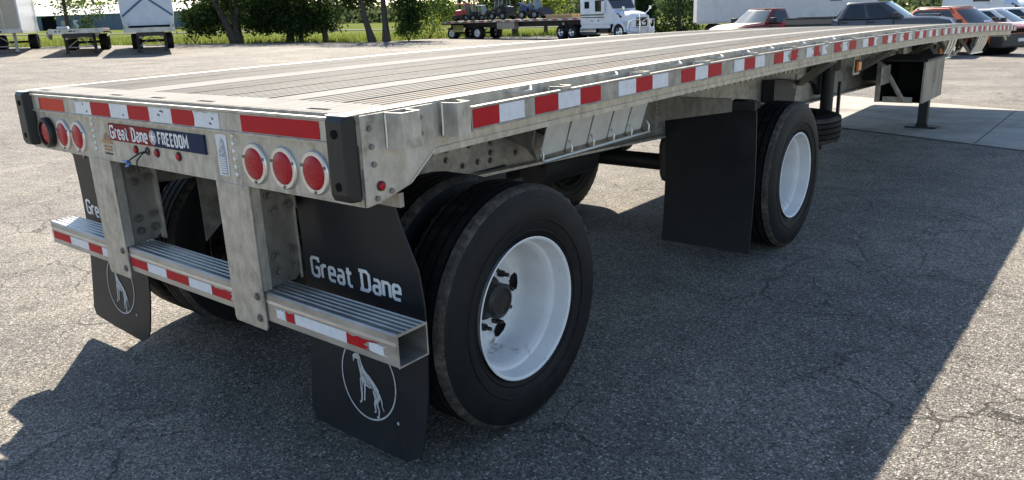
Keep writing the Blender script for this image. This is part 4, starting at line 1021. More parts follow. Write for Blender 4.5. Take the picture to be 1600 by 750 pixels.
def road_wheel(root, x, y, r, w, side, rim_mat, spokes=5, rr=0.62):
    """wheel with its face towards +y (side 1) or -y (side -1), in the vehicle's frame (x forward)"""
    g = empty('wheel', (x, y, r)); g.parent = root
    hw = w/2
    m = MB(); m.lathe([(-hw*.8, r*.62), (-hw, r*.72), (-hw, r*.88), (-hw*.8, r*.98), (-hw*.4, r), (hw*.4, r), (hw*.8, r*.98), (hw, r*.88), (hw, r*.72), (hw*.8, r*.62)], 'y', n=28); m.build('tyre', 'tyre_side', g, True)
    s = side
    m = MB(); m.lathe([(s*hw*.85, r*rr*1.02), (s*hw*.90, r*rr), (s*hw*.5, r*rr*.92), (s*hw*.3, r*rr*.9)], 'y', n=28); m.build('rim', rim_mat, g, True)
    if spokes:
        m = MB(); m.lathe([(s*hw*.28, r*rr*.92), (s*hw*.25, .001)], 'y', n=24); m.build('brake_disc', 'drum', g, True)
        for i in range(spokes):
            a = 2*math.pi*i/spokes+.3; ca, sa = math.cos(a), math.sin(a)
            m = MB(); m.bar((0, s*hw*.62, 0), (ca*r*rr*.93, s*hw*.72, sa*r*rr*.93), r*.13, r*.05, (0, 1, 0)); m.build('spoke', rim_mat, g)
    else:
        m = MB(); m.lathe([(s*hw*.2, r*rr*.92), (s*hw*.3, r*.30), (s*hw*.6, r*.22), (s*hw*.7, r*.12), (s*hw*.7, .001)], 'y', n=24); m.build('disc', rim_mat, g, True)
    return g
def loft(m, rings, cap=True):
    n = len(rings[0]); vs = [p for r in rings for p in r]; fs = []
    for i in range(len(rings)-1):
        for j in range(n): fs.append((i*n+j, i*n+(j+1) % n, (i+1)*n+(j+1) % n, (i+1)*n+j))
    if cap: fs += [tuple(range(n-1, -1, -1)), tuple((len(rings)-1)*n+j for j in range(n))]
    return m.add(vs, fs)
def cut(o, cutters):
    """boolean difference, baked into the mesh"""
    for c in cutters:
        md = o.modifiers.new('cut', 'BOOLEAN'); md.object = c; md.operation = 'DIFFERENCE'; md.solver = 'EXACT'
    dg = bpy.context.evaluated_depsgraph_get(); me = bpy.data.meshes.new_from_object(o.evaluated_get(dg)); o.modifiers.clear(); o.data = me
    me.polygons.foreach_set('use_smooth', [True]*len(me.polygons)); me.set_sharp_from_angle(angle=math.radians(35))
    for c in cutters: bpy.data.objects.remove(c)
def pane(root, quad, inset, off, mat, name='window'):
    """glass set over a quad b0,b1,t1,t0 with insets (left, right, bottom, top)"""
    b0, b1, t1, t0 = [Vector(p) for p in quad]; l, r, b, t = inset
    def at(u, v): return (b0*(1-u)+b1*u)*(1-v)+(t0*(1-u)+t1*u)*v
    n = (b1-b0).cross(t0-b0).normalized()
    c = [at(l, b), at(1-r, b), at(1-r, 1-t), at(l, 1-t)]; m = MB()
    mid = (root_center(quad)); 
    if n.dot(mid-Vector((mid.x*.8, 0, mid.z*.9))) < 0 and abs(n.y) > .3: n = -n
    m.add([p+n*off for p in c]+[p-n*.01 for p in c], [(0, 1, 2, 3), (7, 6, 5, 4), (0, 4, 5, 1), (1, 5, 6, 2), (2, 6, 7, 3), (3, 7, 4, 0)])
    return m.build(name, mat, root, bev=0.0)
def root_center(q): return sum((Vector(p) for p in q), Vector())/4

def car(name, label, cat, loc, heading, body, green, wheels, pm, pick=None, front=None, rim='rim_alloy', group=None, trim='plastic_black', spokes=5, glassm='glass'):
    """x forward. body: stations (x, z_low, z_top, half width); green: dict of the cabin"""
    root = tag(empty(name, loc, heading), label, cat, group)
    m = MB(); rings = []
    for x, zl, zt, w in body:
        h = zt-zl
        half = [(w*.90, zl), (w*.985, zl+h*.16), (w, zl+h*.42), (w*.985, zl+h*.72), (w*.93, zt-h*.06), (w*.84, zt)]
        rings.append([(x, a, z) for a, z in half] + [(x, w*.4, zt+.012), (x, -w*.4, zt+.012)] + [(x, -a, z) for a, z in half[::-1]])
    loft(m, rings); bo = m.build('body', pm, root, True)
    cs = []
    for wx, r in wheels:
        c = MB(); c.cyl((wx, -3, r*.98), (wx, 3, r*.98), r*1.13, 28); co = c.build('cutter', pm, root); cs.append(co)
    bpy.context.view_layer.update(); cut(bo, cs)
    wmax = max(b[3] for b in body)
    for wx, r in wheels:
        for s in (1, -1): road_wheel(root, wx, s*(wmax-.13), r, .24, s, rim, spokes)
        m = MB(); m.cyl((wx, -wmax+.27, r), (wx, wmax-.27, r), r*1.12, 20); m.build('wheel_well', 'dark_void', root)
    if green:
        G = green; zb, zr, wb, wr = G['zb'], G['zr'], G['wb'], G['wr']; xf, xft, xrt, xr = G['x']
        def ring(k):
            z = zb+(zr-zb)*k; w = wb+(wr-wb)*k; a = xf+(xft-xf)*k; b = xr+(xrt-xr)*k
            return [(a+.10*(1-.4*k), 0, z), (a+.04, w*.55, z), (a-.06, w*.93, z), (a-.22, w, z), ((a+b)/2, w*1.01, z), (b+.12, w*.99, z), (b, w*.88, z), (b-.03, 0, z),
                    (b, -w*.88, z), (b+.12, -w*.99, z), ((a+b)/2, -w*1.01, z), (a-.22, -w, z), (a-.06, -w*.93, z), (a+.04, -w*.55, z)]
        m = MB(); rs = [ring(0), ring(.5), ring(.92), ring(1)]
        top = [(x*0.96+((xft+xrt)/2)*.04, y*.90, z+.045) for x, y, z in ring(1)]; rs.append(top)
        loft(m, rs); m.build('cabin', pm, root, True)
        def P(k, side, u):                       # point on the cabin's flank: u 0 front .. 1 rear
            z = zb+(zr-zb)*k; w = wb+(wr-wb)*k; a = xf+(xft-xf)*k-.10; b = xr+(xrt-xr)*k+.06
            return Vector((a+(b-a)*u, side*(w*1.008), z))
        for s in (1, -1):
            for u0, u1 in G['side']:
                q = [P(.06, s, u0), P(.06, s, u1), P(.90, s, u1), P(.90, s, u0)]
                mm = MB(); n = Vector((0, s*.012, .004)); mm.add([p+n for p in q]+[p-n*1.5 for p in q], [(0, 1, 2, 3), (7, 6, 5, 4), (0, 4, 5, 1), (1, 5, 6, 2), (2, 6, 7, 3), (3, 7, 4, 0)]); mm.build('side_window', 'glass', root)
        def W(k, v, off=.016):
            z = zb+(zr-zb)*k; w = wb+(wr-wb)*k; a = xf+(xft-xf)*k
            x = a + (.10*(1-.4*k) if abs(v) < .01 else (.04 if abs(v) < .7 else -.06)); return Vector((x+off, v*w*(1 if abs(v) < .7 else .93), z+off*.5))
        mm = MB(); cols = [-.95, -.55, 0, .55, .95]; vs = [W(k, c) for k in (.04, .5, .93) for c in cols]; fs = [(r*5+c, r*5+c+1, (r+1)*5+c+1, (r+1)*5+c) for r in range(2) for c in range(4)]
        mm.add(vs, fs); mm.build('windshield', glassm, root, True)
        mm = MB(); q = [(xr-.045, -wb*.8, zb+.05), (xr-.045, wb*.8, zb+.05), (xrt-.045, wr*.78, zr-.06), (xrt-.045, -wr*.78, zr-.06)]; mm.add(q, [(0, 1, 2, 3)]); mm.build('rear_window', 'glass', root)
        for s in (1, -1):
            mm = MB(); mm.box(xf-.42, xf-.24, min(s*(wb+.02), s*(wb+.26)), max(s*(wb+.02), s*(wb+.26)), zb+.02, zb+.20); mm.build('mirror', trim, root, bev=.03, seg=2)
            for u in G.get('handles', ()):
                p = P(-.12, s, u); mm = MB(); mm.box(p.x-.10, p.x+.10, min(s*(wmax-.03), s*(wmax+.02)), max(s*(wmax-.03), s*(wmax+.02)), zb-.14, zb-.10); mm.build('door_handle', trim, root)
            for u in G.get('seams', ()):
                p = P(0, s, u); mm = MB(); mm.box(p.x-.008, p.x+.008, min(s*(wmax*.99), s*(wmax+.004)), max(s*(wmax*.99), s*(wmax+.004)), body[0][1]+.15, zb-.03); mm.build('door_seam', 'dark_void', root)
    return root
def pc(root, name, mat, *a, bev=0.0, seg=1):
    m = MB(); m.box(*a); return m.build(name, mat, root, bev=bev, seg=seg)
def heading_of(theta):
    """rotation of an x-forward vehicle heading theta degrees towards the camera from picture-right"""
    c, s = math.cos(math.radians(theta)), math.sin(math.radians(theta)); d = RH*c-FH*s; return math.atan2(d.y, d.x)

# --- orange SUV
p = LD(17.1, 29.6)
suv = car('orange_suv', 'orange SUV with black lower trim, parked beyond the nose of the near trailer', 'car', p, heading_of(67),
    [(-2.30, .52, .95, .70), (-2.22, .38, 1.02, .84), (-1.9, .34, 1.06, .90), (-1.0, .30, 1.06, .92), (.2, .30, 1.05, .925), (1.0, .30, 1.10, .92), (1.6, .32, 1.09, .91), (2.05, .36, 1.04, .87), (2.26, .42, .96, .76), (2.32, .50, .86, .66)],
    dict(zb=1.07, zr=1.62, wb=.84, wr=.62, x=(.98, .18, -1.55, -2.05), side=((.10, .42), (.455, .72), (.755, .95)), handles=(.42, .72), seams=(.12, .44, .74)),
    [(1.42, .365), (-1.28, .365)], 'paint_orange')
for s in (1, -1):
    m = MB(); m.tube([(.05, s*.60, 1.63), (-.1, s*.60, 1.69), (-1.3, s*.60, 1.69), (-1.45, s*.60, 1.64)], .02, 6); m.build('roof_rail', 'plastic_black', suv, True)
    pc(suv, 'headlight', 'lamp_clear', 2.06, 2.285, min(s*.52, s*.80), max(s*.52, s*.80), .87, .95, bev=.02)
    pc(suv, 'sill_trim', 'plastic_black', -.85, .98, min(s*.915, s*.940), max(s*.915, s*.940), .30, .46)
    pc(suv, 'bumper_lamp', 'lamp_clear', 2.25, 2.33, min(s*.55, s*.70), max(s*.55, s*.70), .58, .64)
for i in range(7): pc(suv, 'grille_slot', 'dark_void', 2.26, 2.345, -.46+i*.135, -.46+i*.135+.095, .76, .91, bev=.01)
pc(suv, 'front_bumper', 'plastic_black', 1.90, 2.40, -.92, .92, .28, .74, bev=.06, seg=2)
pc(suv, 'number_plate', 'paint_blue_white', 2.40, 2.412, -.16, .16, .47, .58); 
m = MB(); m.add([(1.02, -.1, 1.13), (.99, .35, 1.13), (.92, .40, 1.19), (.95, -.05, 1.19)], [(0, 1, 2, 3)]); m.build('dash_paper', 'paint_white', suv)
# --- dark grey crew-cab pickup
p = LD(13.7, 29.6)
gp = car('grey_pickup_truck', 'dark grey crew-cab pickup truck with hood scoop, beside the orange SUV', 'pickup truck', p, heading_of(36),
    [(-2.95, .60, 1.16, .90), (-2.88, .52, 1.20, .97), (-1.2, .46, 1.22, .99), (-1.08, .44, 1.36, .99), (.6, .44, 1.37, .99), (1.2, .44, 1.40, .985), (2.2, .46, 1.38, .97), (2.70, .48, 1.28, .93), (2.85, .55, 1.10, .84)],
    dict(zb=1.36, zr=1.90, wb=.92, wr=.72, x=(1.38, .62, -.72, -1.02), side=((.12, .50), (.56, .92)), handles=(.48, .88), seams=(.14, .53, .97)),
    [(1.85, .41), (-1.85, .41)], 'paint_grey', trim='plastic_black', glassm='glass_sky')
pc(gp, 'cargo_bed_floor', 'dark_void', -2.80, -1.22, -.80, .80, 1.235, 1.25)
for s in (1, -1):
    pc(gp, 'bed_rail', 'paint_grey', -2.9, -1.10, min(s*.82, s*.97), max(s*.82, s*.97), 1.18, 1.42, bev=.03)
    pc(gp, 'bed_cap', 'plastic_black', -2.9, -1.10, min(s*.83, s*.975), max(s*.83, s*.975), 1.421, 1.445)
    pc(gp, 'headlight', 'lamp_clear', 2.55, 2.86, min(s*.60, s*.90), max(s*.60, s*.90), .86, 1.05, bev=.03)
    pc(gp, 'tail_light', 'lens_red', -2.97, -2.86, min(s*.80, s*.975), max(s*.80, s*.975), .95, 1.30)
pc(gp, 'tailgate', 'paint_grey', -2.97, -2.90, -.79, .79, .72, 1.42, bev=.02)
pc(gp, 'hood_scoop', 'paint_grey', 1.55, 2.30, -.36, .36, 1.37, 1.465, bev=.035, seg=2); pc(gp, 'scoop_mouth', 'dark_void', 2.27, 2.303, -.30, .30, 1.395, 1.445)
pc(gp, 'front_bumper', 'chrome', 2.72, 2.98, -.93, .93, .46, .70, bev=.05, seg=2); pc(gp, 'grille', 'plastic_black', 2.80, 2.90, -.56, .56, .74, 1.06, bev=.03)
m = MB(); m.bar((1.42, -.5, 1.415), (1.35, .1, 1.46), .02, .02); m.build('wiper', 'plastic_black', gp)
# --- old red pickup, hood faded
p = LD(10.9, 33.0)
rp = car('red_pickup_truck', 'old dark red pickup truck with sun-bleached hood, in front of the white box trailer', 'pickup truck', p, heading_of(148),
    [(-2.40, .55, 1.06, .78), (-2.3, .48, 1.10, .82), (-.6, .44, 1.13, .84), (.4, .44, 1.14, .84), (.95, .44, 1.15, .84), (1.9, .46, 1.10, .82), (2.28, .50, 1.02, .78), (2.36, .56, .95, .74)],
    dict(zb=1.14, zr=1.62, wb=.78, wr=.60, x=(1.02, .42, -.48, -.62), side=((.16, .86),), handles=(.8,), seams=(.15, .95)),
    [(1.45, .36), (-1.35, .36)], 'paint_red', rim='chrome', glassm='glass_sky')
rp.scale = (1.08, 1.08, 1.08)
m = MB(); m.add([(1.0, -.70, 1.168), (1.0, .70, 1.168), (1.9, .68, 1.118), (2.26, .62, 1.040), (2.26, -.62, 1.040), (1.9, -.68, 1.118)], [(0, 1, 2, 5), (5, 2, 3, 4)]); m.build('bleached_hood', 'paint_faded', rp, True)
m = MB(); m.add([(.30, -.50, 1.672), (.30, .50, 1.672), (-.40, .50, 1.672), (-.40, -.50, 1.672)], [(0, 1, 2, 3)]); m.build('bleached_roof', 'paint_faded', rp)
for s in (1, -1):
    pc(rp, 'bed_rail', 'paint_red', -2.38, -.68, min(s*.70, s*.82), max(s*.70, s*.82), 1.08, 1.24, bev=.02)
    pc(rp, 'headlight', 'lamp_clear', 2.25, 2.39, min(s*.48, s*.70), max(s*.48, s*.70), .74, .88)
pc(rp, 'front_bumper', 'chrome', 2.30, 2.46, -.80, .80, .46, .60, bev=.03); pc(rp, 'cargo_bed_floor', 'dark_void', -2.3, -.70, -.69, .69, 1.125, 1.145); pc(rp, 'grille', 'plastic_black', 2.33, 2.40, -.46, .46, .70, .86)
# --- white SUV and a second white car at the right border
for nm, lb, l, d, th in (('white_suv', 'white SUV parked behind the orange SUV', 21.4, 34.5, 52), ('white_car', 'white car cut by the right edge of the picture, behind the white SUV', 25.6, 39.0, 52)):
    c = car(nm, lb, 'car', LD(l, d), heading_of(th),
        [(-2.20, .50, .92, .70), (-2.1, .36, .98, .84), (-1.0, .30, 1.02, .90), (.4, .30, 1.00, .90), (1.2, .32, .98, .89), (1.9, .36, .90, .85), (2.20, .44, .80, .70)],
        dict(zb=.98, zr=1.50, wb=.82, wr=.60, x=(1.05, .20, -1.35, -1.95), side=((.10, .43), (.47, .75), (.79, .95)), handles=(.42, .72), seams=(.12, .45, .76)),
        [(1.35, .34), (-1.25, .34)], 'paint_white', glassm='glass_sky')
    for s in (1, -1): pc(c, 'headlight', 'lamp_clear', 2.0, 2.215, min(s*.48, s*.74), max(s*.48, s*.74), .72, .82, bev=.02)
    pc(c, 'front_bumper', 'plastic_black', 2.02, 2.26, -.76, .76, .30, .52, bev=.04); pc(c, 'grille', 'dark_void', 2.16, 2.235, -.42, .42, .60, .72)

# --- trailers. Built x forward (towards the coupling end)
def legs_and_axles(root, length, h, axles, wheel_mat, leg_x, tw=.95):
    for ax in axles:
        for s in (1, -1): road_wheel(root, ax, s*(1.27-.29), .51, .56, s, wheel_mat, 0, .58)
        m = MB(); m.cyl((ax, -1, .51), (ax, 1, .51), .07, 10); m.build('axle', 'black_steel', root)
    for s in (1, -1):
        m = MB(); m.box(leg_x-.08, leg_x+.08, s*.72-.08, s*.72+.08, .06, h); m.build('landing_leg', 'machine_grey' if length > 14 else 'black_steel', root)
        m = MB(); m.box(leg_x-.16, leg_x+.16, s*.72-.16, s*.72+.16, .01, .06); m.build('foot', 'black_steel', root)
    for s in (1, -1):
        m = MB(); m.bar((leg_x, s*.64, h*.35), (leg_x, 0, h*.8), .05, .05, (1, 0, 0)); m.build('leg_brace', 'machine_grey', root)
    m = MB(); m.bar((leg_x, -.64, h*.34), (leg_x, .64, h*.34), .05, .05, (1, 0, 0)); m.build('leg_brace', 'machine_grey', root)
def flatbed(name, label, loc, rz, length=13.7, h=1.38, wheel_mat='wheel_white', rail='bg_alu', group=None, beam='bg_alu'):
    root = tag(empty(name, loc, rz), label, 'trailer', group); hl = length/2
    pc(root, 'deck', 'bg_alu', -hl, hl, -1.24, 1.24, h-.03, h)
    for s in (1, -1): pc(root, 'side_rail', rail, -hl, hl, min(s*1.243, s*1.30), max(s*1.243, s*1.30), h-.16, h+.01)
    pc(root, 'nose_panel', 'bg_alu', hl+.002, hl+.05, -1.29, 1.29, h-.24, h-.004); pc(root, 'tail_panel', 'bg_alu', -hl-.05, -hl-.002, -1.29, 1.29, h-.28, h-.004)
    pc(root, 'coupler_box', 'black_steel', hl-2.0, hl-.05, -.7, .7, h-.45, h-.25)
    for s in (1, -1): pc(root, 'main_beam', beam, -hl+.3, hl-.4, min(s*.45, s*.60), max(s*.45, s*.60), h-.55, h-.17)
    legs_and_axles(root, length, h-.3, (-hl+1.0, -hl+3.9), wheel_mat, hl-2.4)
    for s in (1, -1):
        k = 0; x = -hl+.2
        while x < hl-.4:
            pc(root, 'tape', 'tape_red' if k % 2 else 'tape_white', x, x+.28, min(s*1.301, s*1.304), max(s*1.301, s*1.304), h-.12, h-.04); x += .46; k += 1
    return root
away = lambda th: heading_of(th)
# empty flatbed on the left, nose to the camera
def face_cam(l, d, extra=0):
    return heading_of(90+math.degrees(math.atan2(l, d))*0+extra)
def nose_at(l, d, th, hl):
    c, s = math.cos(math.radians(th)), math.sin(math.radians(th)); return LD(l-c*hl, d+s*hl)
p = nose_at(-22.9, 42.6, 65, 6.85); fb1 = flatbed('parked_flatbed', 'empty flatbed trailer parked nose-on between the white van trailer and the tarped load', p, heading_of(65), h=1.36)
for y0, y1, z0, z1, mt in ((-.35, -.16, 1.22, 1.30, 'dark_print'), (-.12, -.02, 1.22, 1.29, 'dark_print'), (.08, .12, 1.23, 1.29, 'dark_print'), (-1.0, -.9, 1.22, 1.30, 'dark_print'), (-.8, -.72, 1.22, 1.30, 'dark_print')): pc(fb1, 'stencil_mark', mt, 6.901, 6.906, y0, y1, z0-.02, z1-.02)
pc(fb1, 'folded_tarp', 'panel_white', 5.6, 6.6, -.9, -.35, 1.362, 1.50, bev=.05)
m = MB(); m.tube([(6.7, -1.32, 1.2), (6.3, -1.36, 1.0), (5.6, -1.34, .9), (5.0, -1.36, 1.1), (4.5, -1.33, 1.25)], .09, 8); m.build('rolled_strap', 'bg_alu', fb1, True)
# tarped flatbed
p = nose_at(-19.4, 43.6, 66.5, 6.85); fb2 = flatbed('tarped_flatbed', 'flatbed trailer under the tall tarped load, third from the left', p, heading_of(66.5), h=1.36, wheel_mat='drum')
tp = tag(empty('tarped_load', p+Vector((0, 0, 1.36)), heading_of(66.5)), 'tall pale blue tarp load strapped with a dark blue cross', 'load')
m = MB(); rings = []
for x, k in ((6.45, 0), (6.2, .04), (0, .05), (-6.0, .04), (-6.6, 0)):
    rings.append([(x, -1.28, .03), (x, -1.32-k, .8), (x, -1.30-k, 1.9), (x, -1.10, 2.5), (x, 0, 2.62), (x, 1.10, 2.5), (x, 1.30+k, 1.9), (x, 1.32+k, .8), (x, 1.28, .03)])
loft(m, rings); m.build('tarp_cover', 'tarp', tp, True)
for a, b in (((-1.27, .62), (.0, 1.62)), ((0, 1.62), (1.27, .62)), ((0, 1.62), (-1.2, 2.4)), ((0, 1.62), (1.2, 2.4))):
    m = MB(); m.bar((6.462, a[0], a[1]), (6.462, b[0], b[1]), .02, .10, (0, 0, 1)); m.build('edge_band', 'tarp_blue', tp)
for y in (-1.18, 1.06): pc(tp, 'corner_post', 'bg_alu', 6.47, 6.56, y, y+.12, .0, .30)
pc(tp, 'ground_strap', 'dark_void', 6.47, 6.55, -1.0, 1.2, .02, .12)
# --- white van trailer with tread-plate nose, left border
p = nose_at(-28.4, 44.5, 63, 7.3); vt = tag(empty('van_trailer', p, heading_of(63)), 'white van trailer with tread-plate nose, cut by the left edge of the picture', 'trailer')
hl = 7.3
pc(vt, 'box', 'panel_white', -hl, hl, -1.29, 1.29, 1.12, 4.1, bev=.06, seg=2)
for y0, y1 in ((-1.20, -.50), (-.44, .44), (.50, 1.20)): pc(vt, 'tread_panel', 'tread_plate', hl+.002, hl+.018, y0, y1, 1.35, 4.0)
for y in (-.47, .47): pc(vt, 'nose_seam', 'bg_alu', hl+.004, hl+.03, y-.025, y+.025, 1.2, 4.05)
pc(vt, 'nose_rail', 'bg_alu', hl+.002, hl+.05, -1.25, 1.25, 1.14, 1.30); pc(vt, 'vent_slot', 'dark_void', hl+.051, hl+.056, -.35, .30, 1.17, 1.26)
pc(vt, 'nose_badge', 'dark_print', hl+.019, hl+.024, -.12, .12, 2.55, 2.72); pc(vt, 'nose_badge', 'dark_print', hl+.019, hl+.024, -1.0, -.72, 1.55, 1.60)
for s in (1, -1): pc(vt, 'bottom_rail', 'bg_alu', -hl, hl, min(s*1.292, s*1.31), max(s*1.292, s*1.31), 1.10, 1.28)
legs_and_axles(vt, 14.6, 1.12, (-hl+1.2, -hl+2.5), 'wheel_white', hl-2.0)
# --- long white box trailer behind the pickups
p = LD(17.3, 49.5); bt = tag(empty('box_trailer', p, heading_of(9)), 'long white box trailer standing broadside behind the red pickup', 'trailer')
hl = 5.25
for i in range(9):
    a = -hl+i*(2*hl/9); pc(bt, 'side_panel', 'panel_white', a+.006, a+2*hl/9-.006, -1.30, 1.30, 1.10, 4.1)
pc(bt, 'inner_box', 'bg_alu', -hl+.02, hl-.02, -1.285, 1.285, 1.12, 4.08)
for s in (1, -1): pc(bt, 'bottom_rail', 'bg_alu', -hl, hl, min(s*1.302, s*1.325), max(s*1.302, s*1.325), 1.02, 1.16)
pc(bt, 'sign_panel', 'decal_orange', 2.5, 3.25, -1.312, -1.302, 2.25, 2.75); pc(bt, 'sign_line', 'dark_print', 2.55, 3.2, -1.312, -1.302, 2.10, 2.16)
legs_and_axles(bt, 15.8, 1.1, (-hl+1.2, -hl+2.5), 'wheel_white', hl-2.6)

# --- road tractor
def tractor(name, label, loc, rz, bull=True, stripes=True):
    root = tag(empty(name, loc, rz), label, 'truck')
    # chassis
    for s in (1, -1): pc(root, 'chassis_rail', 'black_steel', -4.6, 2.8, min(s*.38, s*.50), max(s*.38, s*.50), .78, 1.02)
    # sleeper and cab
    m = MB(); rings = []
    for x, w, zt in ((-1.95, 1.20, 3.70), (-1.85, 1.25, 3.85), (-1.0, 1.25, 4.0), (-.3, 1.25, 3.75), (.25, 1.22, 3.05), (.55, 1.20, 2.86)):
        rings.append([(x, -w, 1.05), (x, -w, zt-.35), (x, -w*.9, zt-.08), (x, -w*.6, zt), (x, w*.6, zt), (x, w*.9, zt-.08), (x, w, zt-.35), (x, w, 1.05)])
    loft(m, rings); m.build('cab', 'paint_blue_white', root, True)
    m = MB(); rings = [[(.45, -1.20, 1.05), (.45, -1.20, 2.86), (.45, 1.20, 2.86), (.45, 1.20, 1.05)], [(.62, -1.18, 1.05), (.62, -1.18, 2.80), (.62, 1.18, 2.80), (.62, 1.18, 1.05)], [(1.18, -1.08, 1.05), (1.18, -1.08, 1.98), (1.18, 1.08, 1.98), (1.18, 1.08, 1.05)]]
    loft(m, rings); m.build('cowl', 'paint_blue_white', root, True)
    m = MB(); m.add([(.68, -1.08, 2.74), (.68, 1.08, 2.74), (1.20, 1.0, 2.04), (1.20, -1.0, 2.04)], [(0, 1, 2, 3)]); m.build('windshield', 'glass', root)
    pc(root, 'sun_visor', 'paint_blue_white', .56, .92, -1.12, 1.12, 2.80, 2.90, bev=.03)
    # hood
    m = MB(); rings = []
    for x, w, zb_, zt in ((1.12, 1.06, 1.02, 1.96), (1.7, 1.0, 1.0, 1.88), (2.4, .90, .82, 1.76), (2.75, .80, .78, 1.60), (2.88, .70, .80, 1.45)):
        rings.append([(x, -w, zb_), (x, -w, zt-.25), (x, -w*.75, zt-.03), (x, 0, zt+.03), (x, w*.75, zt-.03), (x, w, zt-.25), (x, w, zb_)])
    loft(m, rings); m.build('hood', 'paint_blue_white', root, True)
    for s in (1, -1):
        m = MB(); m.lathe([(s*.80, .66), (s*1.22, .66), (s*1.25, .62), (s*1.25, .54), (s*.80, .54)], 'y', (1.95, 0, .52), 32)
        keep = [f for f in m.f if all(m.v[i][2] > .50 for i in f)]; m.f = keep; m.mi = [0]*len(keep); m.build('fender', 'paint_blue_white', root, True)
        pc(root, 'headlight', 'lamp_clear', 2.45, 2.74, min(s*.80, s*1.12), max(s*.80, s*1.12), .98, 1.28, bev=.06, seg=2)
        m = MB(); m.bar((1.55, s*1.0, 1.70), (1.95, s*.97, 1.45), .02, .14, (0, 0, 1)); m.build('hood_vent', 'plastic_black', root)
        m = MB(); m.box(-.35, .50, min(s*1.252, s*1.262), max(s*1.252, s*1.262), 1.88, 2.62); m.build('side_window', 'glass', root)
        m = MB(); m.box(-1.45, -.95, min(s*1.252, s*1.262), max(s*1.252, s*1.262), 2.10, 2.55); m.build('sleeper_window', 'glass', root, bev=.004)
        m = MB(); m.box(.52, .66, min(s*1.28, s*1.50), max(s*1.28, s*1.50), 1.75, 2.55); m.build('mirror', 'paint_blue_white', root, bev=.04, seg=2)
        m = MB(); m.tube([(2.2, s*.92, 1.62), (2.35, s*1.15, 1.85), (2.4, s*1.22, 2.0)], .03, 6); m.build('hood_mirror_arm', 'chrome', root, True); m = MB(); m.box(2.34, 2.46, min(s*1.14, s*1.32), max(s*1.14, s*1.32), 1.92, 2.15); m.build('hood_mirror', 'chrome', root, bev=.04, seg=2)
        pc(root, 'side_skirt', 'paint_blue_white', -1.8, 1.10, min(s*1.15, s*1.245), max(s*1.15, s*1.245), .78, 1.04)
        m = MB(); m.cyl((-2.0, s*.92, .62), (-.3, s*.92, .62), .31, 20); m.build('fuel_tank', 'chrome', root, True)
        pc(root, 'step', 'chrome', -.2, .8, min(s*.85, s*1.22), max(s*.85, s*1.22), .40, .46); pc(root, 'battery_box', 'black_steel', -.15, .75, min(s*.6, s*1.1), max(s*.6, s*1.1), .50, .76)
        if stripes:
            for z, h_, mt in ((1.62, .10, 'stripe_green'), (1.47, .06, 'stripe_black')):
                m = MB(); m.box(-1.9, .50, min(s*1.251, s*1.257), max(s*1.251, s*1.257), z, z+h_); m.build('stripe', mt, root)
        for z, x in ((1.25, -.1), (1.25, -.75)): m = MB(); m.box(x, x+.14, min(s*1.252, s*1.275), max(s*1.252, s*1.275), z, z+.06); m.build('door_handle', 'plastic_black', root)
        road_wheel(root, 1.95, s*1.05, .52, .30, s, 'chrome', 0, .58)
        for x in (-2.95, -4.2): road_wheel(root, x, s*.95, .52, .58, s, 'chrome', 0, .58)
    pc(root, 'grille', 'plastic_black', 2.82, 2.93, -.52, .52, .86, 1.42, bev=.04)
    m = MB(); m.bar((2.94, -.45, .95), (2.94, .45, 1.35), .02, .05, (0, 0, 1)); m.build('grille_bar', 'chrome', root)
    pc(root, 'front_bumper', 'paint_blue_white', 2.62, 3.02, -1.12, 1.12, .36, .78, bev=.10, seg=2)
    pc(root, 'coupling_plate', 'black_steel', -4.2, -3.2, -.42, .42, 1.03, 1.16); pc(root, 'rear_mudguard', 'plastic_black', -3.6, -3.5, -1.2, 1.2, .6, 1.0)
    if bull:
        for s in (1, -1):
            m = MB(); m.tube([(3.10, s*.42, .40), (3.14, s*.42, 1.0), (3.06, s*.40, 1.50), (2.98, s*.30, 1.58)], .038, 8); m.build('guard_upright', 'chrome', root, True)
            m = MB(); m.tube([(3.12, s*.42, 1.28), (3.08, s*.95, 1.28), (2.85, s*1.20, 1.16), (2.80, s*1.22, .66), (3.0, s*1.1, .52), (3.12, s*.42, .50)], .035, 8); m.build('guard_loop', 'chrome', root, True)
        m = MB(); m.tube([(2.98, -.32, 1.58), (2.98, .32, 1.58)], .038, 8); m.build('guard_crossbar', 'chrome', root, True); m = MB(); m.tube([(3.14, -.44, .82), (3.14, .44, .82)], .035, 8); m.build('guard_crossbar', 'chrome', root, True)
        pc(root, 'number_plate', 'paint_white', 3.05, 3.06, -.16, .16, .95, 1.10)
    return root
TH = 42
p = LD(7.5, 55.0); tr = tractor('road_tractor', 'white sleeper cab tractor with bull bar, coupled to the equipment flatbed', p, heading_of(55))
q3 = LD(1.2, 61.6); eq = flatbed('equipment_flatbed', 'flatbed trailer carrying dark machines behind the white tractor', q3, heading_of(TH), length=14.6, h=1.45, rail='alu_dull', beam='black_steel')  # darker rail and beam materials carry the backlit side's shade in their colour
pc(eq, 'tool_box', 'alu_dull', -1.2, .6, -1.28, -.75, .78, 1.26); pc(eq, 'side_plate', 'chrome', -6.05, -4.85, -1.29, -1.25, .62, 1.15)
p = LD(28.4, 47); tractor('second_tractor', 'white sleeper cab tractor at the top right corner, behind the white cars', p, heading_of(40), bull=False, stripes=False)
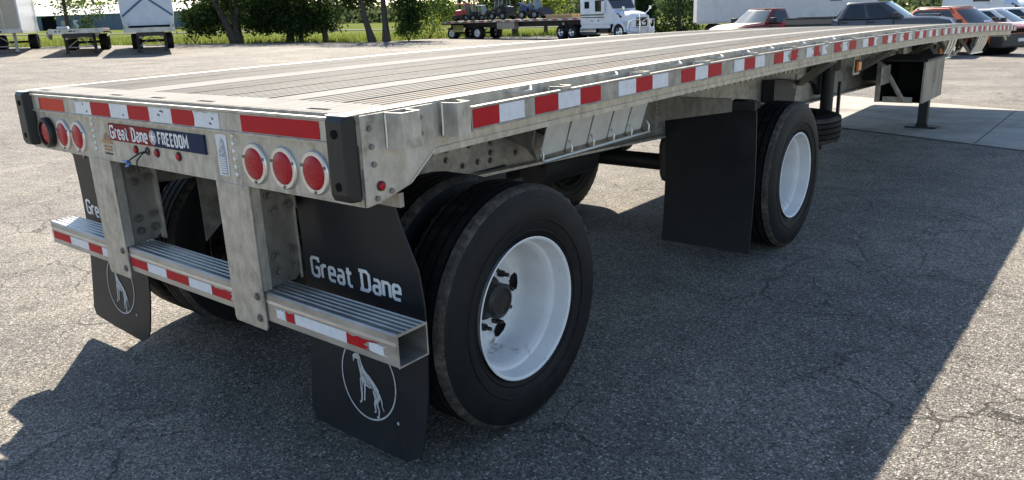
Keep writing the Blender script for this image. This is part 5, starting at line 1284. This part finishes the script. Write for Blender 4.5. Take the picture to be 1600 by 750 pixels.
# --- machines on the equipment flatbed (positions along its deck)
def on_deck(x, y=0.0):
    h = heading_of(TH); return Vector((q3.x+math.cos(h)*x-math.sin(h)*y, q3.y+math.sin(h)*x+math.cos(h)*y, q3.z+1.452))
def machine(name, label, x, turn, bodym, roofm, s=1.0, mast=False, arm=False):
    s *= .86
    root = tag(empty(name, on_deck(x), heading_of(TH)+turn), label, 'machine')
    pc(root, 'chassis', 'machine_black', -1.0*s, 1.0*s, -.62*s, .62*s, .28*s, .62*s, bev=.05)
    m = MB(); m.prism([(-1.05*s, .60*s), (-.25*s, .60*s), (-.25*s, 1.15*s), (-.9*s, 1.05*s)], 'y', -.56*s, .56*s); m.build('engine_cover', bodym, root, bev=.04)
    for wx in (-.62*s, .62*s):
        for sd_ in (1, -1): road_wheel(root, wx, sd_*.66*s, .33*s, .26*s, sd_, 'machine_grey', 0, .55)
    for sd_ in (1, -1):
        m = MB(); m.tube([(.62*s, sd_*.50*s, .60*s), (.38*s, sd_*.48*s, 1.62*s), (-.40*s, sd_*.48*s, 1.66*s), (-.55*s, sd_*.50*s, .90*s)], .04*s, 6); m.build('cab_frame', 'machine_grey', root, True)
        m = MB(); m.tube([(.05*s, sd_*.50*s, .60*s), (-.02*s, sd_*.48*s, 1.62*s)], .03*s, 6); m.build('cab_post', 'machine_grey', root, True)
    m = MB(); m.prism([(.46*s, 1.60*s), (.40*s, 1.70*s), (-.46*s, 1.74*s), (-.50*s, 1.62*s)], 'y', -.54*s, .54*s); m.build('cab_roof', roofm, root, bev=.03)
    m = MB(); m.add([(.60*s, -.46*s, .68*s), (.60*s, .46*s, .68*s), (.38*s, .44*s, 1.58*s), (.38*s, -.44*s, 1.58*s)], [(0, 1, 2, 3)]); m.build('front_screen', 'glass_sky', root)
    m = MB(); m.box(-.42*s, .0, -.30*s, .30*s, .62*s, 1.05*s); m.build('seat', 'machine_black', root, bev=.06)
    if mast:
        for sd_ in (1, -1): pc(root, 'mast_rail', 'machine_black', 1.02*s, 1.14*s, sd_*.36*s-.05, sd_*.36*s+.05, .10, 2.5*s)
        for z in (.5, 1.5, 2.4): pc(root, 'mast_cross', 'machine_grey', 1.04*s, 1.12*s, -.36*s, .36*s, z*s, z*s+.08)
        for sd_ in (1, -1): pc(root, 'fork', 'machine_black', 1.15*s, 2.0*s, sd_*.25*s-.05, sd_*.25*s+.05, .10, .15)
    if arm:
        for sd_ in (1, -1):
            m = MB(); m.bar((-.9*s, sd_*.70*s, 1.25*s), (1.15*s, sd_*.70*s, .55*s), .10*s, .16*s); m.build('lift_arm', bodym, root)
        m = MB(); m.prism([(1.05*s, .25*s), (1.70*s, .20*s), (1.55*s, .32*s), (1.15*s, .85*s), (1.05*s, .85*s)], 'y', -.80*s, .80*s); m.build('bucket', 'machine_black', root)
    return root
machine('red_forklift', 'red and black forklift with raised mast at the tail of the equipment flatbed', -5.9, math.pi*.5, 'machine_red', 'machine_red', .92, mast=True)
machine('small_loader', 'small dark loader with open frame cab, beside the red forklift', -4.1, 0.2, 'machine_black', 'machine_grey', .80)
machine('wide_loader', 'dark loader with sloping pale cab frame at mid-deck of the flatbed', -1.7, math.pi, 'machine_black', 'machine_black', 1.06, arm=True)
machine('blue_loader', 'blue loader with dark lift arm, nearest the white tractor', 1.4, 0.1, 'machine_blue', 'machine_grey', 1.10, arm=True)
pl_ = on_deck(4.6); wd = tag(empty('lumber_bundle', pl_, heading_of(TH)), 'bundle of pale boards on the front of the equipment flatbed', 'lumber')
for j in range(3):
    for i in range(6): pc(wd, 'board', 'wood', -1.2, 1.2, -.9+i*.30, -.9+i*.30+.28, .01+j*.09, .09+j*.09)

# ------------------------------------------------------------------ building, trees, shrubs, grass
worn('wall_blue', (0.055, 0.105, 0.165), (0.075, 0.13, 0.195), (0.4, 0.55), 0.0, 1)
worn('roof_white', (0.62, 0.62, 0.60), (0.72, 0.72, 0.70), (0.4, 0.6), 0.2, 1)
worn('bark', (0.045, 0.038, 0.030), (0.085, 0.072, 0.058), (0.8, 0.95), 0.0, 6, (1, 1, .25), None, bmp=0.4, fine=20)
def leaf_mat(name, c, tr, mixf=0.45):
    m, nt, b = newmat(name); nt.nodes.remove(b); out = nt.nodes['Material Output']
    inf = N(nt, 'ShaderNodeNewGeometry'); r = ramp(nt, tuple(v*.65 for v in c), tuple(min(1, v*1.5) for v in c)); nt.links.new(inf.outputs['Random Per Island'], r.inputs[0])
    r2 = ramp(nt, tuple(v*.6 for v in tr), tuple(min(1, v*1.4) for v in tr)); nt.links.new(inf.outputs['Random Per Island'], r2.inputs[0])
    d = N(nt, 'ShaderNodeBsdfDiffuse'); t = N(nt, 'ShaderNodeBsdfTranslucent'); mx = N(nt, 'ShaderNodeMixShader'); mx.inputs[0].default_value = mixf
    nt.links.new(r.outputs[0], d.inputs[0]); nt.links.new(r2.outputs[0], t.inputs[0]); nt.links.new(d.outputs[0], mx.inputs[1]); nt.links.new(t.outputs[0], mx.inputs[2]); nt.links.new(mx.outputs[0], out.inputs[0])
leaf_mat('leaf_dark', (0.035, 0.055, 0.022), (0.055, 0.090, 0.022), 0.35)
leaf_mat('leaf_mid', (0.060, 0.095, 0.030), (0.12, 0.18, 0.035), 0.45)
leaf_mat('leaf_light', (0.10, 0.14, 0.040), (0.22, 0.27, 0.05), 0.5)
leaf_mat('leaf_cedar', (0.030, 0.055, 0.024), (0.045, 0.08, 0.025), 0.3)
leaf_mat('leaf_far', (0.075, 0.10, 0.055), (0.10, 0.13, 0.06), 0.4)
leaf_mat('grass_blade', (0.085, 0.115, 0.030), (0.18, 0.215, 0.045), 0.5)

def leaf_mesh(name, pts, size, mat, parent, rng, flat_=0.0, aspect=0.55):
    n = len(pts); P = np.asarray(pts)
    a = rng.normal(size=(n, 3)); a /= np.linalg.norm(a, axis=1)[:, None]
    b = rng.normal(size=(n, 3)); b -= a*(a*b).sum(1)[:, None]; b /= np.linalg.norm(b, axis=1)[:, None]
    s = size*(0.55+0.9*rng.random(n))[:, None]
    V = np.stack([P-a*s*.5, P+b*s*.5*aspect, P+a*s*.5, P-b*s*.5*aspect], 1).reshape(-1, 3)
    me = bpy.data.meshes.new(name); me.vertices.add(4*n); me.vertices.foreach_set('co', V.ravel().astype(np.float32))
    me.loops.add(4*n); me.loops.foreach_set('vertex_index', np.arange(4*n, dtype=np.int32)); me.polygons.add(n); me.polygons.foreach_set('loop_start', np.arange(0, 4*n, 4, dtype=np.int32)); me.polygons.foreach_set('loop_total', np.full(n, 4, dtype=np.int32))
    me.update(calc_edges=True); me.materials.append(MATS[mat]); o = bpy.data.objects.new(name, me); COL.objects.link(o)
    if parent: o.parent = parent
    return o
def clumps(rng, centre, radii, nclump, per, spread, shell=0.55, zmin=None):
    out = []
    for _ in range(nclump):
        d = rng.normal(size=3); d /= np.linalg.norm(d); r = shell+(1-shell)*rng.random()**.6 if rng.random() < .75 else rng.random()
        c = np.array(centre)+d*np.array(radii)*r
        q = c+rng.normal(size=(per, 3))*np.array([spread, spread, spread*.75])
        out.append(q)
    P = np.concatenate(out)
    if zmin is not None: P = P[P[:, 2] > zmin+rng.random(len(P))*.5]
    return P
def tree(name, label, l, d, trunks, crowns, mat, seed, size=.26, group='trees along the far edge of the lot', zmin=.5, limbs=7):
    """trunks: list of polylines (x across, y away, z) with radii; crowns: (centre, radii, clumps, per, spread)"""
    rng = np.random.default_rng(seed); p = LD(l, d); root = tag(empty(name, p, math.atan2(RH.y, RH.x)), label, 'tree', group)
    for pts, rad in trunks:
        m = MB(); rs = [rad*(1-.55*i/(len(pts)-1)) for i in range(len(pts))]; rs[0] *= 1.35; m.tube(pts, rad, 10, rs); m.build('trunk', 'bark', root, True)
        tip = Vector(pts[-1]); mid = Vector(pts[len(pts)//2])
        for k in range(limbs):
            a = rng.random()*6.28; base = mid.lerp(tip, rng.random()); ln = 1.6+rng.random()*2.6; e = base+Vector((math.cos(a)*ln, math.sin(a)*ln, ln*(.1+.6*rng.random())))
            m = MB(); c = base.lerp(e, .5)+Vector((0, 0, .25*ln*rng.random())); m.tube([base, c, e], rad*.3, 6, [rad*.32, rad*.2, rad*.06]); m.build('limb', 'bark', root, True)
    P = np.concatenate([clumps(rng, *c, zmin=zmin) for c in crowns]); leaf_mesh('crown', P, size, mat, root, rng)
    return root
def ctr(*c): return c
tree('spreading_tree', 'large dark tree with forked leaning trunk, right of the tarped flatbed', -21.3, 62.2,
     [([(0.2, 0, -.1), (-.25, 0, 1.2), (-.9, .1, 2.8), (-1.6, .2, 4.6), (-2.2, .2, 6.5)], .34), ([(.45, 0, -.1), (.40, .1, 1.2), (.7, .2, 3.0), (.9, .2, 5.5), (1.0, .3, 8.0)], .32), ([(.2, .2, 0), (.1, .4, 1.5), (-.1, .6, 3.4), (-.2, .8, 6)], .22)],
     [((0, .5, 6.2), (5.2, 4.5, 3.6), 90, 40, .62, .5), ((-2.3, .9, 1.9), (2.0, 1.5, 1.5), 60, 46, .42, .3), ((2.4, .5, 2.0), (2.2, 1.6, 1.9), 80, 46, .42, .3), ((0, 1.2, 3.4), (3.4, 1.4, 1.0), 50, 40, .42, .3)], 'leaf_dark', 11, .25, zmin=.3)
tree('shaggy_tree', 'dense dark shaggy tree with foliage down to the ground, beside the forked tree', -17.3, 64.0,
     [([(0, 0, -.1), (.1, 0, 1.5), (0, .1, 4), (.2, .1, 7)], .26), ([(.8, .3, -.1), (1.0, .3, 1.6), (1.3, .3, 4)], .15)],
     [((.3, 0, 5.4), (4.2, 3.6, 3.4), 110, 40, .6, .5), ((0, 0, 1.9), (3.2, 1.8, 1.9), 150, 46, .42, .3)], 'leaf_dark', 12, .24)
tree('drooping_tree', 'dark tree with drooping branches over the grass, centre left', -14.2, 63.0,
     [([(0, 0, -.1), (-.1, 0, 1.4), (-.3, .1, 3.5), (0, .1, 6.5)], .2)],
     [((.3, .2, 4.6), (3.4, 3.0, 2.4), 60, 40, .5, .5), ((-.6, 0, 1.7), (2.0, 1.4, 1.6), 80, 44, .40, .3), ((2.2, .3, 3.0), (1.4, 1.2, .7), 14, 30, .36, .3)], 'leaf_dark', 13, .23)
tree('leaning_tree', 'tree with curved leaning dark trunk, left of the straight trunk', -10.35, 60.6,
     [([(.25, 0, -.1), (0, 0, .9), (-.25, .05, 1.9), (-.35, .1, 3.0), (-.5, .1, 5), (-.4, .2, 8)], .27)],
     [((-.4, .5, 6.6), (3.4, 3.2, 3.2), 60, 40, .6, .5), ((-1.6, .6, 3.3), (1.4, 1.0, .8), 16, 26, .36, .3), ((-.3, 1.2, 3.2), (1.5, 1.2, 1.0), 26, 34, .36, .3)], 'leaf_dark', 14, .24)
tree('straight_tree', 'tree with straight dark trunk, right of the leaning trunk', -9.0, 60.4,
     [([(0, 0, -.1), (0, 0, 1.2), (-.05, .05, 3.0), (.1, .1, 5.5), (.0, .2, 8.5)], .27)],
     [((.6, .5, 6.8), (3.8, 3.4, 3.4), 70, 40, .6, .5), ((2.1, .4, 2.7), (1.9, 1.2, 1.5), 60, 38, .38, .3), ((1.9, .6, 1.2), (1.3, .8, .9), 26, 34, .3, .3)], 'leaf_dark', 15, .24)
tree('thin_tree', 'thin open tree above the empty flatbed on the left', -33.6, 61.5,
     [([(0, 0, -.1), (0, 0, 2), (.1, 0, 5), (0, 0, 8)], .18)],
     [((0, 0, 5.4), (3.2, 2.6, 2.8), 60, 30, .55, .4), ((1.2, 0, 2.9), (2.4, 1.3, .8), 24, 24, .40, .2)], 'leaf_mid', 16, .22)
tree('sunlit_tree', 'pale green sunlit tree behind the red forklift', -4.2, 76, [([(0, 0, -.1), (.1, 0, 2), (0, 0, 6)], .2)],
     [((0, 0, 5), (4.0, 3, 3.6), 80, 34, .55, .4), ((-2.0, 0, 2.0), (2.0, 1.4, 1.4), 30, 30, .42, .3)], 'leaf_mid', 17, .28)
tree('hanging_tree', 'dark tree hanging over the machines on the flatbed', 1.0, 73, [([(0, 0, -.1), (0, 0, 3), (.2, 0, 7)], .24)],
     [((0, 0, 6.2), (4.6, 3.4, 3.6), 90, 36, .6, .4), ((-1.0, 0, 3.2), (2.6, 1.6, 1.0), 30, 34, .45, .3)], 'leaf_dark', 18, .27)
tree('low_green_tree', 'bright green low tree between the blue loader and the white tractor', 3.9, 74, [([(0, 0, -.1), (0, 0, 2), (0, 0, 4.4)], .16)],
     [((0, 0, 2.9), (2.4, 2.0, 2.0), 60, 34, .45, .3)], 'leaf_light', 19, .26)
tree('backing_tree', 'dark tree behind the roof of the white tractor', 9.0, 66, [([(0, 0, -.1), (0, 0, 3), (.2, 0, 7)], .24)],
     [((0, 0, 5.6), (4.0, 3.0, 4.2), 90, 36, .6, .4)], 'leaf_dark', 20, .27)
tree('corner_tree', 'green tree behind the roofs of the parked cars at top right', 27.5, 62, [([(0, 0, -.1), (0, 0, 3), (.2, 0, 7)], .22)],
     [((0, 0, 5.2), (5.0, 3.0, 3.8), 90, 36, .6, .4)], 'leaf_mid', 26, .27)
def cedar(l, d, h, r, seed, label):
    rng = np.random.default_rng(seed); p = LD(l, d); root = tag(empty('cedar_tree', p, 0), label, 'tree')
    m = MB(); m.tube([(0, 0, -.1), (0, 0, h*.5), (0, 0, h*.95)], .16, 8, [.18, .12, .03]); m.build('trunk', 'bark', root, True)
    n = 6500; z = rng.random(n)**1.25; a = rng.random(n)*6.28; rr = r*(1-z*.92)*(.35+.65*rng.random(n)**.5)*(1+.18*np.sin(a*5+z*9)+.14*np.sin(a*3-z*17))
    P = np.stack([rr*np.cos(a), rr*np.sin(a), .15+z*h], 1); leaf_mesh('crown', P, .22, 'leaf_cedar', root, rng, aspect=.4)
cedar(12.7, 57.5, 7.0, 1.75, 31, 'dark conical cedar between the white tractor and the white box trailer')
cedar(10.9, 62, 4.4, 1.3, 32, 'smaller cedar half hidden behind the bull bar of the white tractor')
def shrub(name, label, l, d, rx, rz, mat, seed, n=22):
    rng = np.random.default_rng(seed); p = LD(l, d); root = tag(empty(name, p, math.atan2(RH.y, RH.x)), label, 'shrub', 'shrubs along the far edge of the lot')
    for k in range(5):
        a = rng.random()*6.28; m = MB(); m.tube([(0, 0, -.05), (math.cos(a)*rx*.3, math.sin(a)*rx*.3, rz*.7), (math.cos(a)*rx*.6, math.sin(a)*rx*.6, rz*1.3)], .03, 5, [.03, .02, .008]); m.build('stem', 'bark', root)
    P = clumps(rng, (0, 0, rz), (rx, rx*.7, rz), n, 34, .26, .3, 0.02); leaf_mesh('foliage', P, .18, mat, root, rng)
for nm, lb, l, d, rx, rz, mt, s in (
    ('yellow_green_shrub', 'bright yellow-green shrub left of the tail of the equipment flatbed', -6.3, 66.5, 2.0, 1.1, 'leaf_light', 41),
    ('low_shrub', 'low shrub beneath the straight trunk tree', -7.3, 60.4, .9, .7, 'leaf_mid', 42),
    ('dark_shrub', 'dark bushy shrub just right of the tarped flatbed', -24.4, 62.5, 1.6, 1.2, 'leaf_dark', 43),
    ('round_shrub', 'round dark shrub at the foot of the shaggy tree', -15.9, 61.2, 1.3, .9, 'leaf_dark', 44),
    ('ragged_shrub', 'ragged shrub behind the yellow-green shrub', -7.6, 67.5, 1.5, 1.4, 'leaf_mid', 45),
    ('pale_shrub', 'pale shrub behind the deck of the equipment flatbed', -1.2, 72, 1.8, 1.3, 'leaf_light', 46),
    ('border_shrub', 'dark shrub under the thin tree behind the empty flatbed', -32.2, 62, 1.4, 1.3, 'leaf_dark', 47)):
    shrub(nm, lb, l, d, rx, rz, mt, s)
# tall grass behind the kerbless edge of the lot
def grass():
    rng = np.random.default_rng(5); n = 15000; vs = np.zeros((n, 3, 3)); k = 0
    for i in range(n):
        d = 61.2+24*rng.random()**1.8; l = -48+78*rng.random(); p = LD(l, d+lot_edge(l)*.8); h = .14+.36*rng.random(); a = rng.random()*6.28; w = .035; tl = (rng.random(2)-.5)*.25
        vs[i] = ((p.x-math.cos(a)*w, p.y-math.sin(a)*w, p.z-.06), (p.x+math.cos(a)*w, p.y+math.sin(a)*w, p.z-.06), (p.x+tl[0], p.y+tl[1], p.z-.06+h))
    me = bpy.data.meshes.new('grass'); me.from_pydata(vs.reshape(-1, 3).tolist(), [], [(3*i, 3*i+1, 3*i+2) for i in range(n)]); me.materials.append(MATS['grass_blade']); o = bpy.data.objects.new('grass', me); COL.objects.link(o)
    tag(o, 'tall yellow-green grass along the far edge of the lot', 'grass', kind='stuff')
grass()
def far_wood():
    rng = np.random.default_rng(9); P = []
    for i in range(1500):
        l = -230+560*rng.random(); d = 235+70*rng.random(); p = LD(l, d); h = 4.0+4.5*rng.random()+1.5*math.sin(l*.05)
        q = rng.normal(size=(34, 3))*np.array([2.6, 2.2, h*.24])+np.array([p.x, p.y, p.z+h*.5]); P.append(q)
    P = np.concatenate(P); o = leaf_mesh('far_wood', P, 1.5, 'leaf_far', None, rng, aspect=.8); tag(o, 'distant line of woodland behind the field', 'woodland', kind='stuff')
far_wood()
# far road and building
sheet('far_road', [-140, -80, -40, 0, 40, 90], [112, 117], 0.02, 'road_grey')
p = LD(-86, 176); bl = tag(empty('metal_building', p, math.atan2(RH.y, RH.x)), 'long blue metal building with white roof behind the left trailers', 'building')
bw, bd, ev, rg = 19.5, 9.0, 3.0, 5.0
for i in range(13):
    a = -bw+i*3; 
    if i in (3, 10): continue
    pc(bl, 'wall_panel', 'wall_blue', a+.02, a+2.98, -bd, -bd+.2, -.2, ev)
pc(bl, 'back_wall', 'wall_blue', -bw, bw, bd-.2, bd, -.2, ev); pc(bl, 'end_wall', 'wall_blue', -bw, -bw+.2, -bd+.21, bd-.21, -.2, ev); pc(bl, 'end_wall', 'wall_blue', bw-.2, bw, -bd+.21, bd-.21, -.2, ev)
pc(bl, 'bay_door', 'dark_void', -bw+9.05, -bw+11.95, -bd+.3, -bd+.4, -.2, ev-.05); pc(bl, 'bay_door', 'bg_alu', -bw+30.05, -bw+32.95, -bd+.05, -bd+.15, -.2, ev-.05)
m = MB(); m.prism([(-bd-.4, ev+.01), (0, rg), (bd+.4, ev+.01), (bd+.4, ev+.15), (0, rg+.15), (-bd-.4, ev+.15)], 'x', -bw-.4, bw+.4); m.build('roof', 'roof_white', bl)
pc(bl, 'window', 'glass_sky', -bw+13.0, -bw+14.2, -bd-.03, -bd-.005, 1.0, 2.0); pc(bl, 'door', 'panel_white', -bw+15.6, -bw+16.6, -bd-.03, -bd-.005, -.1, 2.1)
for l, d, h, lb in ((-23.0, 108, 9, 'thin grey utility pole seen right of the drooping tree'), (-8.9, 100, 9, 'thin utility pole seen between the straight tree and the red forklift')):
    p = LD(l, d); r = tag(empty('utility_pole', p), lb, 'pole'); m = MB(); m.cyl((0, 0, -.2), (0, 0, h), .14, 8, .10); m.build('pole', 'machine_grey', r, True); m = MB(); m.box(-1.1, 1.1, -.06, .06, h-.7, h-.55); m.build('cross_arm', 'bark', r)
# a small dark block lying on the lot edge and a fence rail beyond
